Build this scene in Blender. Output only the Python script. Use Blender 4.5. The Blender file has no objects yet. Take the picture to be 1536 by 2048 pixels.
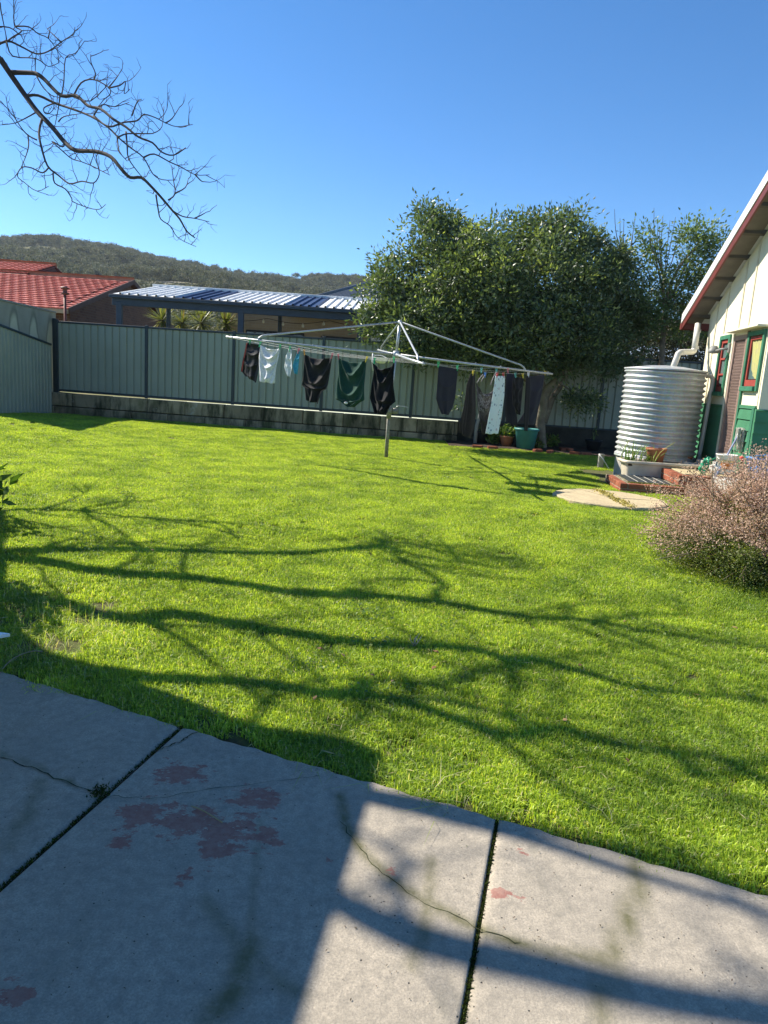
import bpy, math, random
import numpy as np
from math import radians, sin, cos, tan, pi, sqrt, atan2
from mathutils import Vector, Matrix
random.seed(7); rng = np.random.default_rng(7)
scene = bpy.context.scene
col = scene.collection

# ------------------------------------------------------------------ camera
FPX = 1450.0; PITCH = radians(10.5); ROLL = radians(3.8); EYE = 1.6
_F = np.array([0, cos(PITCH), -sin(PITCH)]); _U0 = np.array([0, sin(PITCH), cos(PITCH)]); _R0 = np.array([1., 0, 0])
_R = cos(ROLL)*_R0 + sin(ROLL)*_U0; _U = cos(ROLL)*_U0 - sin(ROLL)*_R0
_C = np.array([0, 0, EYE])
cd = bpy.data.cameras.new('camera'); cam = bpy.data.objects.new('camera', cd); col.objects.link(cam)
cd.sensor_fit = 'VERTICAL'; cd.sensor_height = 36; cd.lens = FPX/2048*36; cd.clip_start = .05; cd.clip_end = 4000
mw = Matrix.Identity(4)
for i in range(3):
    mw[i][0] = _R[i]; mw[i][1] = _U[i]; mw[i][2] = -_F[i]; mw[i][3] = _C[i]
cam.matrix_world = mw
scene.camera = cam
def ray(x, y): return _F + _R*(x-768)/FPX - _U*(y-1024)/FPX
def P(x, y, Y):
    d = ray(x, y); return Vector(_C + d*(Y/d[1]))
def G(x, y, z=.12):
    d = ray(x, y); return Vector(_C + d*((z-EYE)/d[2]))
def PL(x, y, A, n):
    d = ray(x, y); A = np.array(A); n = np.array(n); return Vector(_C + d*(np.dot(A-_C, n)/np.dot(d, n)))

# ------------------------------------------------------------------ light
SUN_EL = radians(42); AZ = Vector((-.892, .452, 0)).normalized(); COT = 1/tan(SUN_EL)
world = bpy.data.worlds.new('World'); scene.world = world; world.use_nodes = True
wt = world.node_tree; sky = wt.nodes.new('ShaderNodeTexSky'); sky.sky_type = 'NISHITA'; sky.sun_disc = False
sky.sun_elevation = SUN_EL; sky.sun_rotation = atan2(AZ.x, AZ.y) % (2*pi)
sky.altitude = 300; sky.air_density = .70; sky.dust_density = 0; sky.ozone_density = 2.0
bg = wt.nodes['Background']; hs = wt.nodes.new('ShaderNodeHueSaturation'); hs.inputs['Saturation'].default_value = 1.28; wt.links.new(sky.outputs[0], hs.inputs['Color']); wt.links.new(hs.outputs[0], bg.inputs[0]); bg.inputs[1].default_value = .11
sd = bpy.data.lights.new('sun', 'SUN'); sd.energy = 5.0; sd.angle = radians(.53); sd.color = (1, .93, .81)
sun = bpy.data.objects.new('sun', sd); col.objects.link(sun)
sundir = Vector((AZ.x*cos(SUN_EL), AZ.y*cos(SUN_EL), sin(SUN_EL)))
sun.rotation_euler = sundir.to_track_quat('Z', 'Y').to_euler(); sun.location = sundir*40
scene.view_settings.view_transform = 'Standard'; scene.view_settings.look = 'None'
scene.view_settings.exposure = 0.95; scene.view_settings.gamma = 1
scene.render.engine = 'CYCLES'

# ------------------------------------------------------------------ materials
def _nt(name):
    m = bpy.data.materials.new(name); m.use_nodes = True
    return m, m.node_tree.nodes, m.node_tree.links
def c4(c): return (c[0], c[1], c[2], 1)
def mixc(n, l, fac, a, b, mode='MIX'):
    x = n.new('ShaderNodeMix'); x.data_type = 'RGBA'; x.blend_type = mode
    for s, v in ((0, fac), (6, a), (7, b)):
        if hasattr(v, 'links'): l.new(v, x.inputs[s])
        else: x.inputs[s].default_value = v if s == 0 else c4(v)
    return x.outputs[2]
def ramp(n, l, v, stops):
    r = n.new('ShaderNodeValToRGB'); l.new(v, r.inputs[0])
    e = r.color_ramp.elements
    while len(e) < len(stops): e.new(.5)
    for i, (p, c) in enumerate(stops):
        e[i].position = p; e[i].color = c4(c) if not isinstance(c, (int, float)) else (c, c, c, 1)
    return r.outputs[0]
def math_(n, l, op, a, b=None, clamp=False):
    x = n.new('ShaderNodeMath'); x.operation = op; x.use_clamp = clamp
    for i, v in enumerate((a, b)):
        if v is None: continue
        if hasattr(v, 'links'): l.new(v, x.inputs[i])
        else: x.inputs[i].default_value = v
    return x.outputs[0]
def noise(n, l, scale, detail=4, vec=None, rough=.55, stretch=None):
    t = n.new('ShaderNodeTexNoise'); t.inputs['Scale'].default_value = scale; t.inputs['Detail'].default_value = detail
    t.inputs['Roughness'].default_value = rough
    if vec is None:
        vec = n.new('ShaderNodeNewGeometry').outputs['Position']
    if stretch:
        mp = n.new('ShaderNodeMapping'); mp.inputs['Scale'].default_value = stretch; l.new(vec, mp.inputs[0]); vec = mp.outputs[0]
    l.new(vec, t.inputs['Vector'])
    return t.outputs['Fac']
def bump(n, l, bs, h, strength=.3, dist=.01):
    b = n.new('ShaderNodeBump'); b.inputs['Strength'].default_value = strength; b.inputs['Distance'].default_value = dist
    l.new(h, b.inputs['Height']); l.new(b.outputs[0], bs.inputs['Normal'])
MATS = {}
def M(name, c, c2=None, rough=.6, spec=.3, metal=0, scale=6, var=.2, bmp=0, bscale=60, rnd=0, stretch=None, lo=.35, hi=.65, c3=None, scale3=20, lo3=.55, hi3=.7):
    if name in MATS: return MATS[name]
    m, n, l = _nt(name); bs = n['Principled BSDF']
    if c2 is None: c2 = tuple(v*(1-var) for v in c)
    fac = ramp(n, l, noise(n, l, scale, 5, stretch=stretch), [(lo, 0.), (hi, 1.)])
    out = mixc(n, l, fac, c, c2)
    if c3:
        f3 = ramp(n, l, noise(n, l, scale3, 6, rough=.65), [(lo3, 0.), (hi3, 1.)])
        out = mixc(n, l, f3, out, c3)
    if rnd:
        oi = n.new('ShaderNodeObjectInfo')
        k = math_(n, l, 'ADD', math_(n, l, 'MULTIPLY', oi.outputs['Random'], 2*rnd), 1-rnd)
        cb = n.new('ShaderNodeCombineColor')
        for i in range(3): l.new(k, cb.inputs[i])
        out = mixc(n, l, 1.0, out, cb.outputs[0], 'MULTIPLY')
    l.new(out, bs.inputs['Base Color'])
    bs.inputs['Roughness'].default_value = rough; bs.inputs['Specular IOR Level'].default_value = spec; bs.inputs['Metallic'].default_value = metal
    if bmp: bump(n, l, bs, noise(n, l, bscale, 6, rough=.65), bmp, .02)
    MATS[name] = m
    return m
def leafmat(name, ca, cb_, cc=None, tr=.35, trc=(1.6, 1.7, .5), rough=.4, spec=.4, patch=None):
    """colour from the per-leaf attribute rnd; light passes through the leaf"""
    m, n, l = _nt(name); bs = n['Principled BSDF']
    a = n.new('ShaderNodeAttribute'); a.attribute_name = 'rnd'
    stops = [(0, ca), (.85, cb_)] + ([(1, cc)] if cc else [])
    c = ramp(n, l, a.outputs['Fac'], stops)
    if patch:
        f = ramp(n, l, noise(n, l, patch[1], 5), [(.38, 0.), (.66, 1.)])
        c = mixc(n, l, f, c, mixc(n, l, 1.0, c, patch[0], 'MULTIPLY'))
    l.new(c, bs.inputs['Base Color']); bs.inputs['Roughness'].default_value = rough; bs.inputs['Specular IOR Level'].default_value = spec
    t = n.new('ShaderNodeBsdfTranslucent'); l.new(mixc(n, l, 1.0, c, trc, 'MULTIPLY'), t.inputs['Color'])
    mx = n.new('ShaderNodeMixShader'); mx.inputs[0].default_value = tr
    l.new(bs.outputs[0], mx.inputs[1]); l.new(t.outputs[0], mx.inputs[2]); l.new(mx.outputs[0], n['Material Output'].inputs[0])
    MATS[name] = m
    return m

# ------------------------------------------------------------------ mesh building
class MB:
    def __init__(s): s.v = []; s.f = []; s.sm = False
    def add(s, vs, fs):
        o = len(s.v); s.v += [tuple(v) for v in vs]; s.f += [tuple(i+o for i in f) for f in fs]; return s
    def box(s, c, size, X=(1, 0, 0), Z=(0, 0, 1), Y=None):
        c = Vector(c); X = Vector(X).normalized(); Z = Vector(Z).normalized(); Y = Vector(Y).normalized() if Y else Z.cross(X).normalized()
        a, b, h = (q/2 for q in size)
        return s.add([c+X*a*i+Y*b*j+Z*h*k for k in (-1, 1) for j in (-1, 1) for i in (-1, 1)],
                     [(0, 2, 3, 1), (4, 5, 7, 6), (0, 1, 5, 4), (2, 6, 7, 3), (0, 4, 6, 2), (1, 3, 7, 5)])
    def bbox(s, a, b):
        return s.box([(a[i]+b[i])/2 for i in range(3)], [abs(b[i]-a[i]) for i in range(3)])
    def bevbox(s, c, size, e=.006, X=(1, 0, 0), Z=(0, 0, 1)):
        """box with chamfered edges, 24 vertices"""
        c = Vector(c); X = Vector(X).normalized(); Z = Vector(Z).normalized(); Y = Z.cross(X).normalized()
        h = [q/2 for q in size]; vs = []; idx = {}
        for k in (-1, 1):
            for j in (-1, 1):
                for i in (-1, 1):
                    for ax in range(3):
                        q = [i*(h[0]-(0 if ax == 0 else e)), j*(h[1]-(0 if ax == 1 else e)), k*(h[2]-(0 if ax == 2 else e))]
                        idx[(i, j, k, ax)] = len(vs); vs.append(c+X*q[0]+Y*q[1]+Z*q[2])
        fs = []
        for ax in range(3):
            for sg in (-1, 1):
                o = [a for a in range(3) if a != ax]; loop = []
                for (p, q) in ((-1, -1), (1, -1), (1, 1), (-1, 1)):
                    t = [0, 0, 0]; t[ax] = sg; t[o[0]] = p; t[o[1]] = q; loop.append(idx[(*t, ax)])
                fs.append(loop if (sg > 0) != (ax == 1) else loop[::-1])
        for ax in range(3):
            o = [a for a in range(3) if a != ax]
            for p in (-1, 1):
                for q in (-1, 1):
                    t0 = [0, 0, 0]; t0[ax] = -1; t0[o[0]] = p; t0[o[1]] = q; t1 = list(t0); t1[ax] = 1
                    fs.append((idx[(*t0, o[0])], idx[(*t1, o[0])], idx[(*t1, o[1])], idx[(*t0, o[1])]))
        for k in (-1, 1):
            for j in (-1, 1):
                for i in (-1, 1): fs.append(tuple(idx[(i, j, k, a)] for a in range(3)))
        return s.add(vs, fs)
    def tube(s, pts, rad, n=8, caps=True):
        pts = [Vector(p) for p in pts]
        if not hasattr(rad, '__len__'): rad = [rad]*len(pts)
        vs = []; prev = None
        for i, p in enumerate(pts):
            t = (pts[min(i+1, len(pts)-1)]-pts[max(i-1, 0)])
            t = t.normalized() if t.length > 1e-9 else Vector((0, 0, 1))
            if prev is None: a = t.orthogonal().normalized()
            else:
                a = prev - t*prev.dot(t); a = a.normalized() if a.length > 1e-6 else t.orthogonal().normalized()
            prev = a; b = t.cross(a)
            vs += [p+(a*cos(2*pi*k/n)+b*sin(2*pi*k/n))*rad[i] for k in range(n)]
        fs = [(i*n+k, i*n+(k+1) % n, (i+1)*n+(k+1) % n, (i+1)*n+k) for i in range(len(pts)-1) for k in range(n)]
        if caps: fs += [tuple(range(n))[::-1], tuple((len(pts)-1)*n+k for k in range(n))]
        return s.add(vs, fs)
    def lathe(s, prof, c=(0, 0, 0), n=32, a0=0, a1=2*pi, sx=1, sy=1):
        full = abs(a1-a0-2*pi) < 1e-6; m = n if full else n+1
        vs = [(c[0]+r*cos(a0+(a1-a0)*k/n)*sx, c[1]+r*sin(a0+(a1-a0)*k/n)*sy, c[2]+z) for (r, z) in prof for k in range(m)]
        fs = [(i*m+k, i*m+(k+1) % m, (i+1)*m+(k+1) % m, (i+1)*m+k) for i in range(len(prof)-1) for k in range(n)]
        return s.add(vs, fs)
    def grid(s, rows):
        nr, nc = len(rows), len(rows[0])
        return s.add([p for r in rows for p in r], [(i*nc+j, i*nc+j+1, (i+1)*nc+j+1, (i+1)*nc+j) for i in range(nr-1) for j in range(nc-1)])
    def mesh(s, name, mat, smooth=False, off=(0, 0, 0)):
        me = bpy.data.meshes.new(name)
        vs = [(v[0]-off[0], v[1]-off[1], v[2]-off[2]) for v in s.v]
        me.from_pydata(vs, [], s.f)
        if smooth: me.polygons.foreach_set('use_smooth', [True]*len(me.polygons))
        me.materials.append(mat); me.update()
        return me
WL = {}
def wloc(o): return WL.get(o, Vector((0, 0, 0)))
def put(o, parent, loc):
    loc = Vector(loc); col.objects.link(o); WL[o] = loc
    if parent is not None: o.parent = parent; o.location = loc-wloc(parent)
    else: o.location = loc
    return o
def tag(o, label, cat, group=None):
    o['label'] = label; o['category'] = cat
    if group: o['group'] = group
    return o
def thing(name, loc, label, cat, group=None):
    o = bpy.data.objects.new(name, None); o.empty_display_size = .1
    return tag(put(o, None, loc), label, cat, group)
def struct(o): o['kind'] = 'structure'; return o
def stuff(o): o['kind'] = 'stuff'; return o
def part(name, mb, mat, parent=None, smooth=False, base=False, solid=0):
    a = np.array(mb.v); lo = a.min(0); hi = a.max(0); c = (lo+hi)/2
    if base or parent is None: c[2] = lo[2]
    o = bpy.data.objects.new(name, mb.mesh(name, mat, smooth, c))
    if solid:
        md = o.modifiers.new('thick', 'SOLIDIFY'); md.thickness = solid; md.offset = 0
    return put(o, parent, c)
def share(name, me, parent, loc, rot=None):
    o = bpy.data.objects.new(name, me); put(o, parent, loc)
    if rot is not None: o.rotation_euler = rot
    return o
def smooth_by_angle(o, ang=40):
    me = o.data; me.polygons.foreach_set('use_smooth', [True]*len(me.polygons))
    try: me.set_sharp_from_angle(angle=radians(ang))
    except Exception: pass
    return o
def leafmesh(name, base, direc, nrm, length, width, rnd, mat, fold=.15):
    """many leaves as 6-vertex folded blades: base, two sides, tip"""
    N = len(base); d = direc/np.linalg.norm(direc, axis=1, keepdims=True)
    s = np.cross(d, nrm); s /= np.maximum(np.linalg.norm(s, axis=1, keepdims=True), 1e-6); up = np.cross(s, d)
    L = length[:, None]; W = width[:, None]
    v = np.stack([base, base+d*L*.45+s*W*.5+up*W*fold, base+d*L, base+d*L*.45-s*W*.5+up*W*fold], 1).reshape(-1, 3)
    me = bpy.data.meshes.new(name)
    me.vertices.add(4*N); me.vertices.foreach_set('co', v.astype(np.float32).ravel())
    q = (np.arange(N)[:, None]*4)
    loops = np.concatenate([q+0, q+1, q+2, q+0, q+2, q+3], 1).ravel().astype(np.int32)
    me.loops.add(len(loops)); me.loops.foreach_set('vertex_index', loops)
    me.polygons.add(2*N); me.polygons.foreach_set('loop_start', np.arange(0, 6*N, 3, dtype=np.int32)); me.polygons.foreach_set('loop_total', np.full(2*N, 3, np.int32))
    at = me.attributes.new('rnd', 'FLOAT', 'POINT'); at.data.foreach_set('value', np.repeat(rnd, 4).astype(np.float32))
    me.materials.append(mat); me.update(calc_edges=True); me.validate()
    return me
def put_mesh(name, me, parent=None, loc=(0, 0, 0)):
    return put(bpy.data.objects.new(name, me), parent, loc)
def unit(N):
    v = rng.normal(size=(N, 3)); return v/np.linalg.norm(v, axis=1, keepdims=True)
def sstep(a, b, x):
    t = np.clip((np.asarray(x, float)-a)/(b-a), 0, 1); return t*t*(3-2*t)
def lerp_poly(pts, t):
    """point at parameter 0..1 along a polyline by index"""
    k = t*(len(pts)-1); i = min(int(k), len(pts)-2); f = k-i
    return tuple(pts[i][j]*(1-f)+pts[i+1][j]*f for j in range(len(pts[0])))
def catmull(pts, sub=4):
    pts = [Vector(p) for p in pts]; out = []
    for i in range(len(pts)-1):
        p0 = pts[max(i-1, 0)]; p1 = pts[i]; p2 = pts[i+1]; p3 = pts[min(i+2, len(pts)-1)]
        for k in range(sub):
            t = k/sub
            out.append(.5*((2*p1)+(p2-p0)*t+(2*p0-5*p1+4*p2-p3)*t*t+(3*p1-p0-3*p2+p3)*t**3))
    out.append(pts[-1]); return out

# ------------------------------------------------------------------ ground levels
EDGE_PX = [(0, 1342), (150, 1385), (365, 1450), (560, 1510), (760, 1563), (995, 1640), (1200, 1695), (1380, 1740), (1536, 1785)]
EDGE = [G(x, y, 0) for x, y in EDGE_PX]
EDGE = [EDGE[0]+(EDGE[0]-EDGE[1])*6] + EDGE + [EDGE[-1]+(EDGE[-1]-EDGE[-2])*6]
_pf = np.polyfit([p.x for p in EDGE[1:-1]], [p.y for p in EDGE[1:-1]], 2); EX = np.linspace(-6.6, 9.2, 80); EY = np.where(EX < -1.9, np.polyval(_pf, -1.9)+(EX+1.9)*np.polyval(np.polyder(_pf), -1.9), np.where(EX > 1.5, np.polyval(_pf, 1.5)+(EX-1.5)*np.polyval(np.polyder(_pf), 1.5), np.polyval(_pf, EX)))
def edge_y(x): return np.interp(x, EX, EY)
def lawn_z(x, y):
    x = np.asarray(x, float); y = np.asarray(y, float)
    z = -.03+.15*sstep(2.5, 9, y)
    z = z+.16*sstep(-4.5, -8.3, x)*sstep(19, 15.5, y)*sstep(8, 14, y)
    z = z+.012*np.sin(x*1.7+y*.9)*np.sin(y*1.3-x*.4)*sstep(3, 6, y)
    z = z+.10*sstep(16.9, 18.2, y)*sstep(1.5, 2.6, x)
    return z
def lz(x, y): return float(lawn_z(x, y))
# ------------------------------------------------------------------ earth and lawn base
soil = M('soil', (.085, .06, .04), (.05, .036, .025), rough=.95, scale=9, bmp=.8, bscale=40, c3=(.06, .075, .02), scale3=5, lo3=.5, hi3=.65)
def earth_mesh(name, X, Y, zf, mat):
    rows = [[(x, y, zf(x, y)) for x in X] for y in Y]
    mb = MB().grid(rows); return part(name, mb, mat, None, True, base=True)
o = part('earth', MB().grid([[(x, y, -.12) for x in (-60, 60)] for y in (-30, 25)]), soil); struct(o)
XS = np.arange(-9.2, 9.01, .2); TS = np.linspace(0, 1, 82)**1.25
rows = [[(x, edge_y(x)+.012+(19.4-edge_y(x))*t, lz(x, edge_y(x)+.012+(19.4-edge_y(x))*t)) for x in XS] for t in TS]
rows = [[(x, edge_y(x)+.012, -.12) for x in XS]] + rows
turf = M('turf_soil', (.10, .12, .03), (.09, .075, .035), rough=.95, scale=14, bmp=.6, bscale=90)
o = part('lawn', MB().grid(rows), turf, None, True); struct(o)

# grass: short blades in patches, scattered over the lawn sheet
grassmat = leafmat('grass_blade', (.145, .27, .02), (.68, .82, .12), (.76, .70, .36), tr=.5, trc=(1.4, 1.3, .5), rough=.45, spec=.35, patch=((.55, .64, .72), 2.3))
def blade_patch(name, nb, size, hmin, hmax, wid, lean, dry=.04):
    xy = rng.uniform(-size/2, size/2, (nb, 2)); h = rng.uniform(hmin, hmax, nb)
    a = rng.uniform(0, 2*pi, nb); ln = np.abs(rng.normal(0, lean, nb)); dx = np.cos(a)*ln*h; dy = np.sin(a)*ln*h
    b = a+rng.uniform(-.6, .6, nb)+pi/2; w = rng.uniform(.6, 1.2, nb)*wid
    sx, sy = np.cos(b)*w/2, np.sin(b)*w/2
    z0 = np.full(nb, -.008)
    v = np.stack([np.stack([xy[:, 0]-sx, xy[:, 1]-sy, z0], 1), np.stack([xy[:, 0]+sx, xy[:, 1]+sy, z0], 1),
                  np.stack([xy[:, 0]+dx*.35+sx*.8, xy[:, 1]+dy*.35+sy*.8, h*.6], 1), np.stack([xy[:, 0]+dx*.35-sx*.8, xy[:, 1]+dy*.35-sy*.8, h*.6], 1),
                  np.stack([xy[:, 0]+dx, xy[:, 1]+dy, h*np.clip(1.05-ln*.35, .5, 1)], 1)], 1).reshape(-1, 3)
    me = bpy.data.meshes.new(name); me.vertices.add(5*nb); me.vertices.foreach_set('co', v.astype(np.float32).ravel())
    q = np.arange(nb)[:, None]*5
    loops = np.concatenate([q, q+1, q+2, q, q+2, q+3, q+3, q+2, q+4], 1).ravel().astype(np.int32)
    me.loops.add(len(loops)); me.loops.foreach_set('vertex_index', loops); me.polygons.add(3*nb)
    me.polygons.foreach_set('loop_start', np.arange(0, 9*nb, 3, dtype=np.int32)); me.polygons.foreach_set('loop_total', np.full(3*nb, 3, np.int32))
    r = rng.uniform(0, .85, nb); r[rng.random(nb) < dry] = 1
    at = me.attributes.new('rnd', 'FLOAT', 'POINT'); at.data.foreach_set('value', np.repeat(r, 5).astype(np.float32))
    me.materials.append(grassmat); me.update(calc_edges=True)
    return me
def scatter(obj, cname, meshes, seed, smin, smax, tilt=.0):
    cc = bpy.data.collections.new(cname)
    for m in meshes: cc.objects.link(bpy.data.objects.new(m.name, m))
    ng = bpy.data.node_groups.new(cname, 'GeometryNodeTree')
    ng.interface.new_socket('Geometry', in_out='INPUT', socket_type='NodeSocketGeometry'); ng.interface.new_socket('Geometry', in_out='OUTPUT', socket_type='NodeSocketGeometry')
    n, l = ng.nodes, ng.links
    gi = n.new('NodeGroupInput'); go = n.new('NodeGroupOutput'); dp = n.new('GeometryNodeDistributePointsOnFaces'); ip = n.new('GeometryNodeInstanceOnPoints')
    ci = n.new('GeometryNodeCollectionInfo'); ci.inputs['Collection'].default_value = cc; ci.inputs['Separate Children'].default_value = True; ci.inputs['Reset Children'].default_value = True
    na = n.new('GeometryNodeInputNamedAttribute'); na.data_type = 'FLOAT'; na.inputs['Name'].default_value = 'dens'
    dp.inputs['Seed'].default_value = seed
    l.new(gi.outputs[0], dp.inputs['Mesh']); l.new(na.outputs['Attribute'], dp.inputs['Density']); l.new(dp.outputs['Points'], ip.inputs['Points'])
    l.new(ci.outputs[0], ip.inputs['Instance']); ip.inputs['Pick Instance'].default_value = True
    ri = n.new('FunctionNodeRandomValue'); ri.data_type = 'INT'; ri.inputs[4].default_value = 0; ri.inputs[5].default_value = len(meshes)-1; l.new(ri.outputs[2], ip.inputs['Instance Index'])
    rr = n.new('FunctionNodeRandomValue'); rr.data_type = 'FLOAT_VECTOR'; rr.inputs[0].default_value = (-tilt, -tilt, 0); rr.inputs[1].default_value = (tilt, tilt, 6.283); l.new(rr.outputs[0], ip.inputs['Rotation'])
    rs = n.new('FunctionNodeRandomValue'); rs.data_type = 'FLOAT'; rs.inputs[2].default_value = smin; rs.inputs[3].default_value = smax; l.new(rs.outputs[1], ip.inputs['Scale'])
    l.new(ip.outputs[0], go.inputs[0])
    obj.modifiers.new('scatter', 'NODES').node_group = ng
BUSH_C = (3.45, 6.45)
def grass_density(x, y):
    d = np.interp(y, [2, 6, 9, 14, 19], [165, 150, 115, 85, 80])
    e = y-edge_y(x)
    d = d*sstep(0, .05, e)
    d = d*(1-sstep(16.75, 16.95, y-.05*np.sin(x*5))*sstep(1.3, 1.7, x))          # garden bed under the tree
    d = d*(1-sstep(.80, .74, np.hypot(x-3.12, y-9.98)))                            # stone disc
    d = np.where((x > 3.52) & (y > 10.98-.087*(x-3.5)) & (y < 13.9), 0, d)                       # steps and tank
    d = np.where((x > 5.0+.14*(y-11)) & (y > 9), 0, d)
    d = d*(1-.85*sstep(.75, .55, np.hypot((x-BUSH_C[0])/1.15, y-BUSH_C[1]-.1)))
    weed = sstep(1.1, .3, np.hypot(x+2.05, (y-4.05)*1.2)); d = d*(1-.72*weed)
    d = d*np.where(y > np.interp(x, [-9, .5, 1.6, 9], [18.75, 18.25, 18.2, 18.0]), 0, 1)
    return d
xs = np.arange(-8.4, 7.01, .1); ts = np.linspace(0, 1, 190)**1.25
rows = [[(x, edge_y(x)-.005+(18.9-edge_y(x))*t, 0) for x in xs] for t in ts]
mb = MB().grid(rows); a = np.array(mb.v); a[:, 2] = lawn_z(a[:, 0], a[:, 1]); mb.v = [tuple(q) for q in a]
me = mb.mesh('grass', grassmat); at = me.attributes.new('dens', 'FLOAT', 'POINT'); at.data.foreach_set('value', grass_density(a[:, 0], a[:, 1]).astype(np.float32))
grass = stuff(put_mesh('grass', me)); tag(grass, 'short mown green lawn grass filling the back yard', 'grass')
scatter(grass, 'grass_blades', [blade_patch('blade_patch', 330, .17, .014, .042, .0054, .85, .06) for _ in range(8)], 3, .75, 1.2)
# rougher long grass and weeds at the slab edge and by the left corner
def weed_density(x, y):
    e = y-edge_y(x)
    return 26*sstep(.22, .02, e)+55*sstep(1.15, .35, np.hypot(x+2.05, (y-4.05)*1.2))
xs2 = np.arange(-3.4, 2.2, .1); ts2 = np.linspace(0, 1, 24)
rows = [[(x, edge_y(x)+.0+1.9*t, 0) for x in xs2] for t in ts2]
mb = MB().grid(rows); a = np.array(mb.v); a[:, 2] = lawn_z(a[:, 0], a[:, 1]); mb.v = [tuple(q) for q in a]
me = mb.mesh('weeds', grassmat); at = me.attributes.new('dens', 'FLOAT', 'POINT'); at.data.foreach_set('value', weed_density(a[:, 0], a[:, 1]).astype(np.float32))
weeds = stuff(put_mesh('weeds', me)); tag(weeds, 'straggly longer grass and weeds along the concrete edge', 'weeds')
scatter(weeds, 'weed_blades', [blade_patch('weed_patch', 40, .2, .04, .085, .0035, 1.5, .2) for _ in range(6)], 5, .7, 1.2)

# clover-like weeds and dry clippings in the turf
clm = leafmat('clover_leaf', (.07, .14, .03), (.20, .30, .06), (.34, .36, .14), tr=.4, trc=(1.3, 1.3, .5), rough=.5)
drym = leafmat('dry_clipping', (.34, .27, .13), (.55, .46, .25), (.30, .17, .08), tr=.2, rough=.8)
def flat_patch(nm, n, size, l0, l1, asp, mat_, zmin, zmax):
    b = np.stack([rng.normal(0, size, n), rng.normal(0, size, n), rng.uniform(zmin, zmax, n)], 1); d = unit(n); d[:, 2] *= .25; L = rng.uniform(l0, l1, n)
    return leafmesh(nm, b, d, np.tile([0, 0, 1.], (n, 1))+rng.normal(0, .3, (n, 3)), L, L*asp, rng.random(n), mat_)
def sub_scatter(name, label, cat, df, meshes, seed):
    mbx = MB().grid([[(x, edge_y(x)+.06+(13-edge_y(x))*t, 0) for x in np.arange(-6, 5.6, .2)] for t in np.linspace(0, 1, 60)**1.2]); q = np.array(mbx.v); q[:, 2] = lawn_z(q[:, 0], q[:, 1]); mbx.v = [tuple(k) for k in q]
    m_ = mbx.mesh(name, grassmat); at_ = m_.attributes.new('dens', 'FLOAT', 'POINT'); at_.data.foreach_set('value', (df(q[:, 0], q[:, 1])*np.clip(grass_density(q[:, 0], q[:, 1])/60, 0, 1)).astype(np.float32))
    ob = stuff(put_mesh(name, m_)); tag(ob, label, cat); scatter(ob, name+'_bits', meshes, seed, .6, 1.3)
sub_scatter('clover', 'clover and broad leaved weeds growing through the lawn', 'weeds', lambda x, y: 7*np.clip(np.sin(x*2.3+1)*np.sin(y*1.9+x*.7)+np.sin(x*.9-y*1.1)*.6-.15, 0, 1)+.5, [flat_patch('clover_patch', 42, .07, .012, .024, .8, clm, .022, .04) for _ in range(4)], 21)
sub_scatter('dry_clippings', 'dry straw coloured clippings lying in the lawn', 'clippings', lambda x, y: 6*np.clip(np.sin(x*1.7-y*.8)*np.sin(y*2.7+.5)-.1, 0, 1)+2.5, [flat_patch('clipping_patch', 7, .09, .02, .06, .07, drym, .03, .042) for _ in range(4)], 22)
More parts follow.
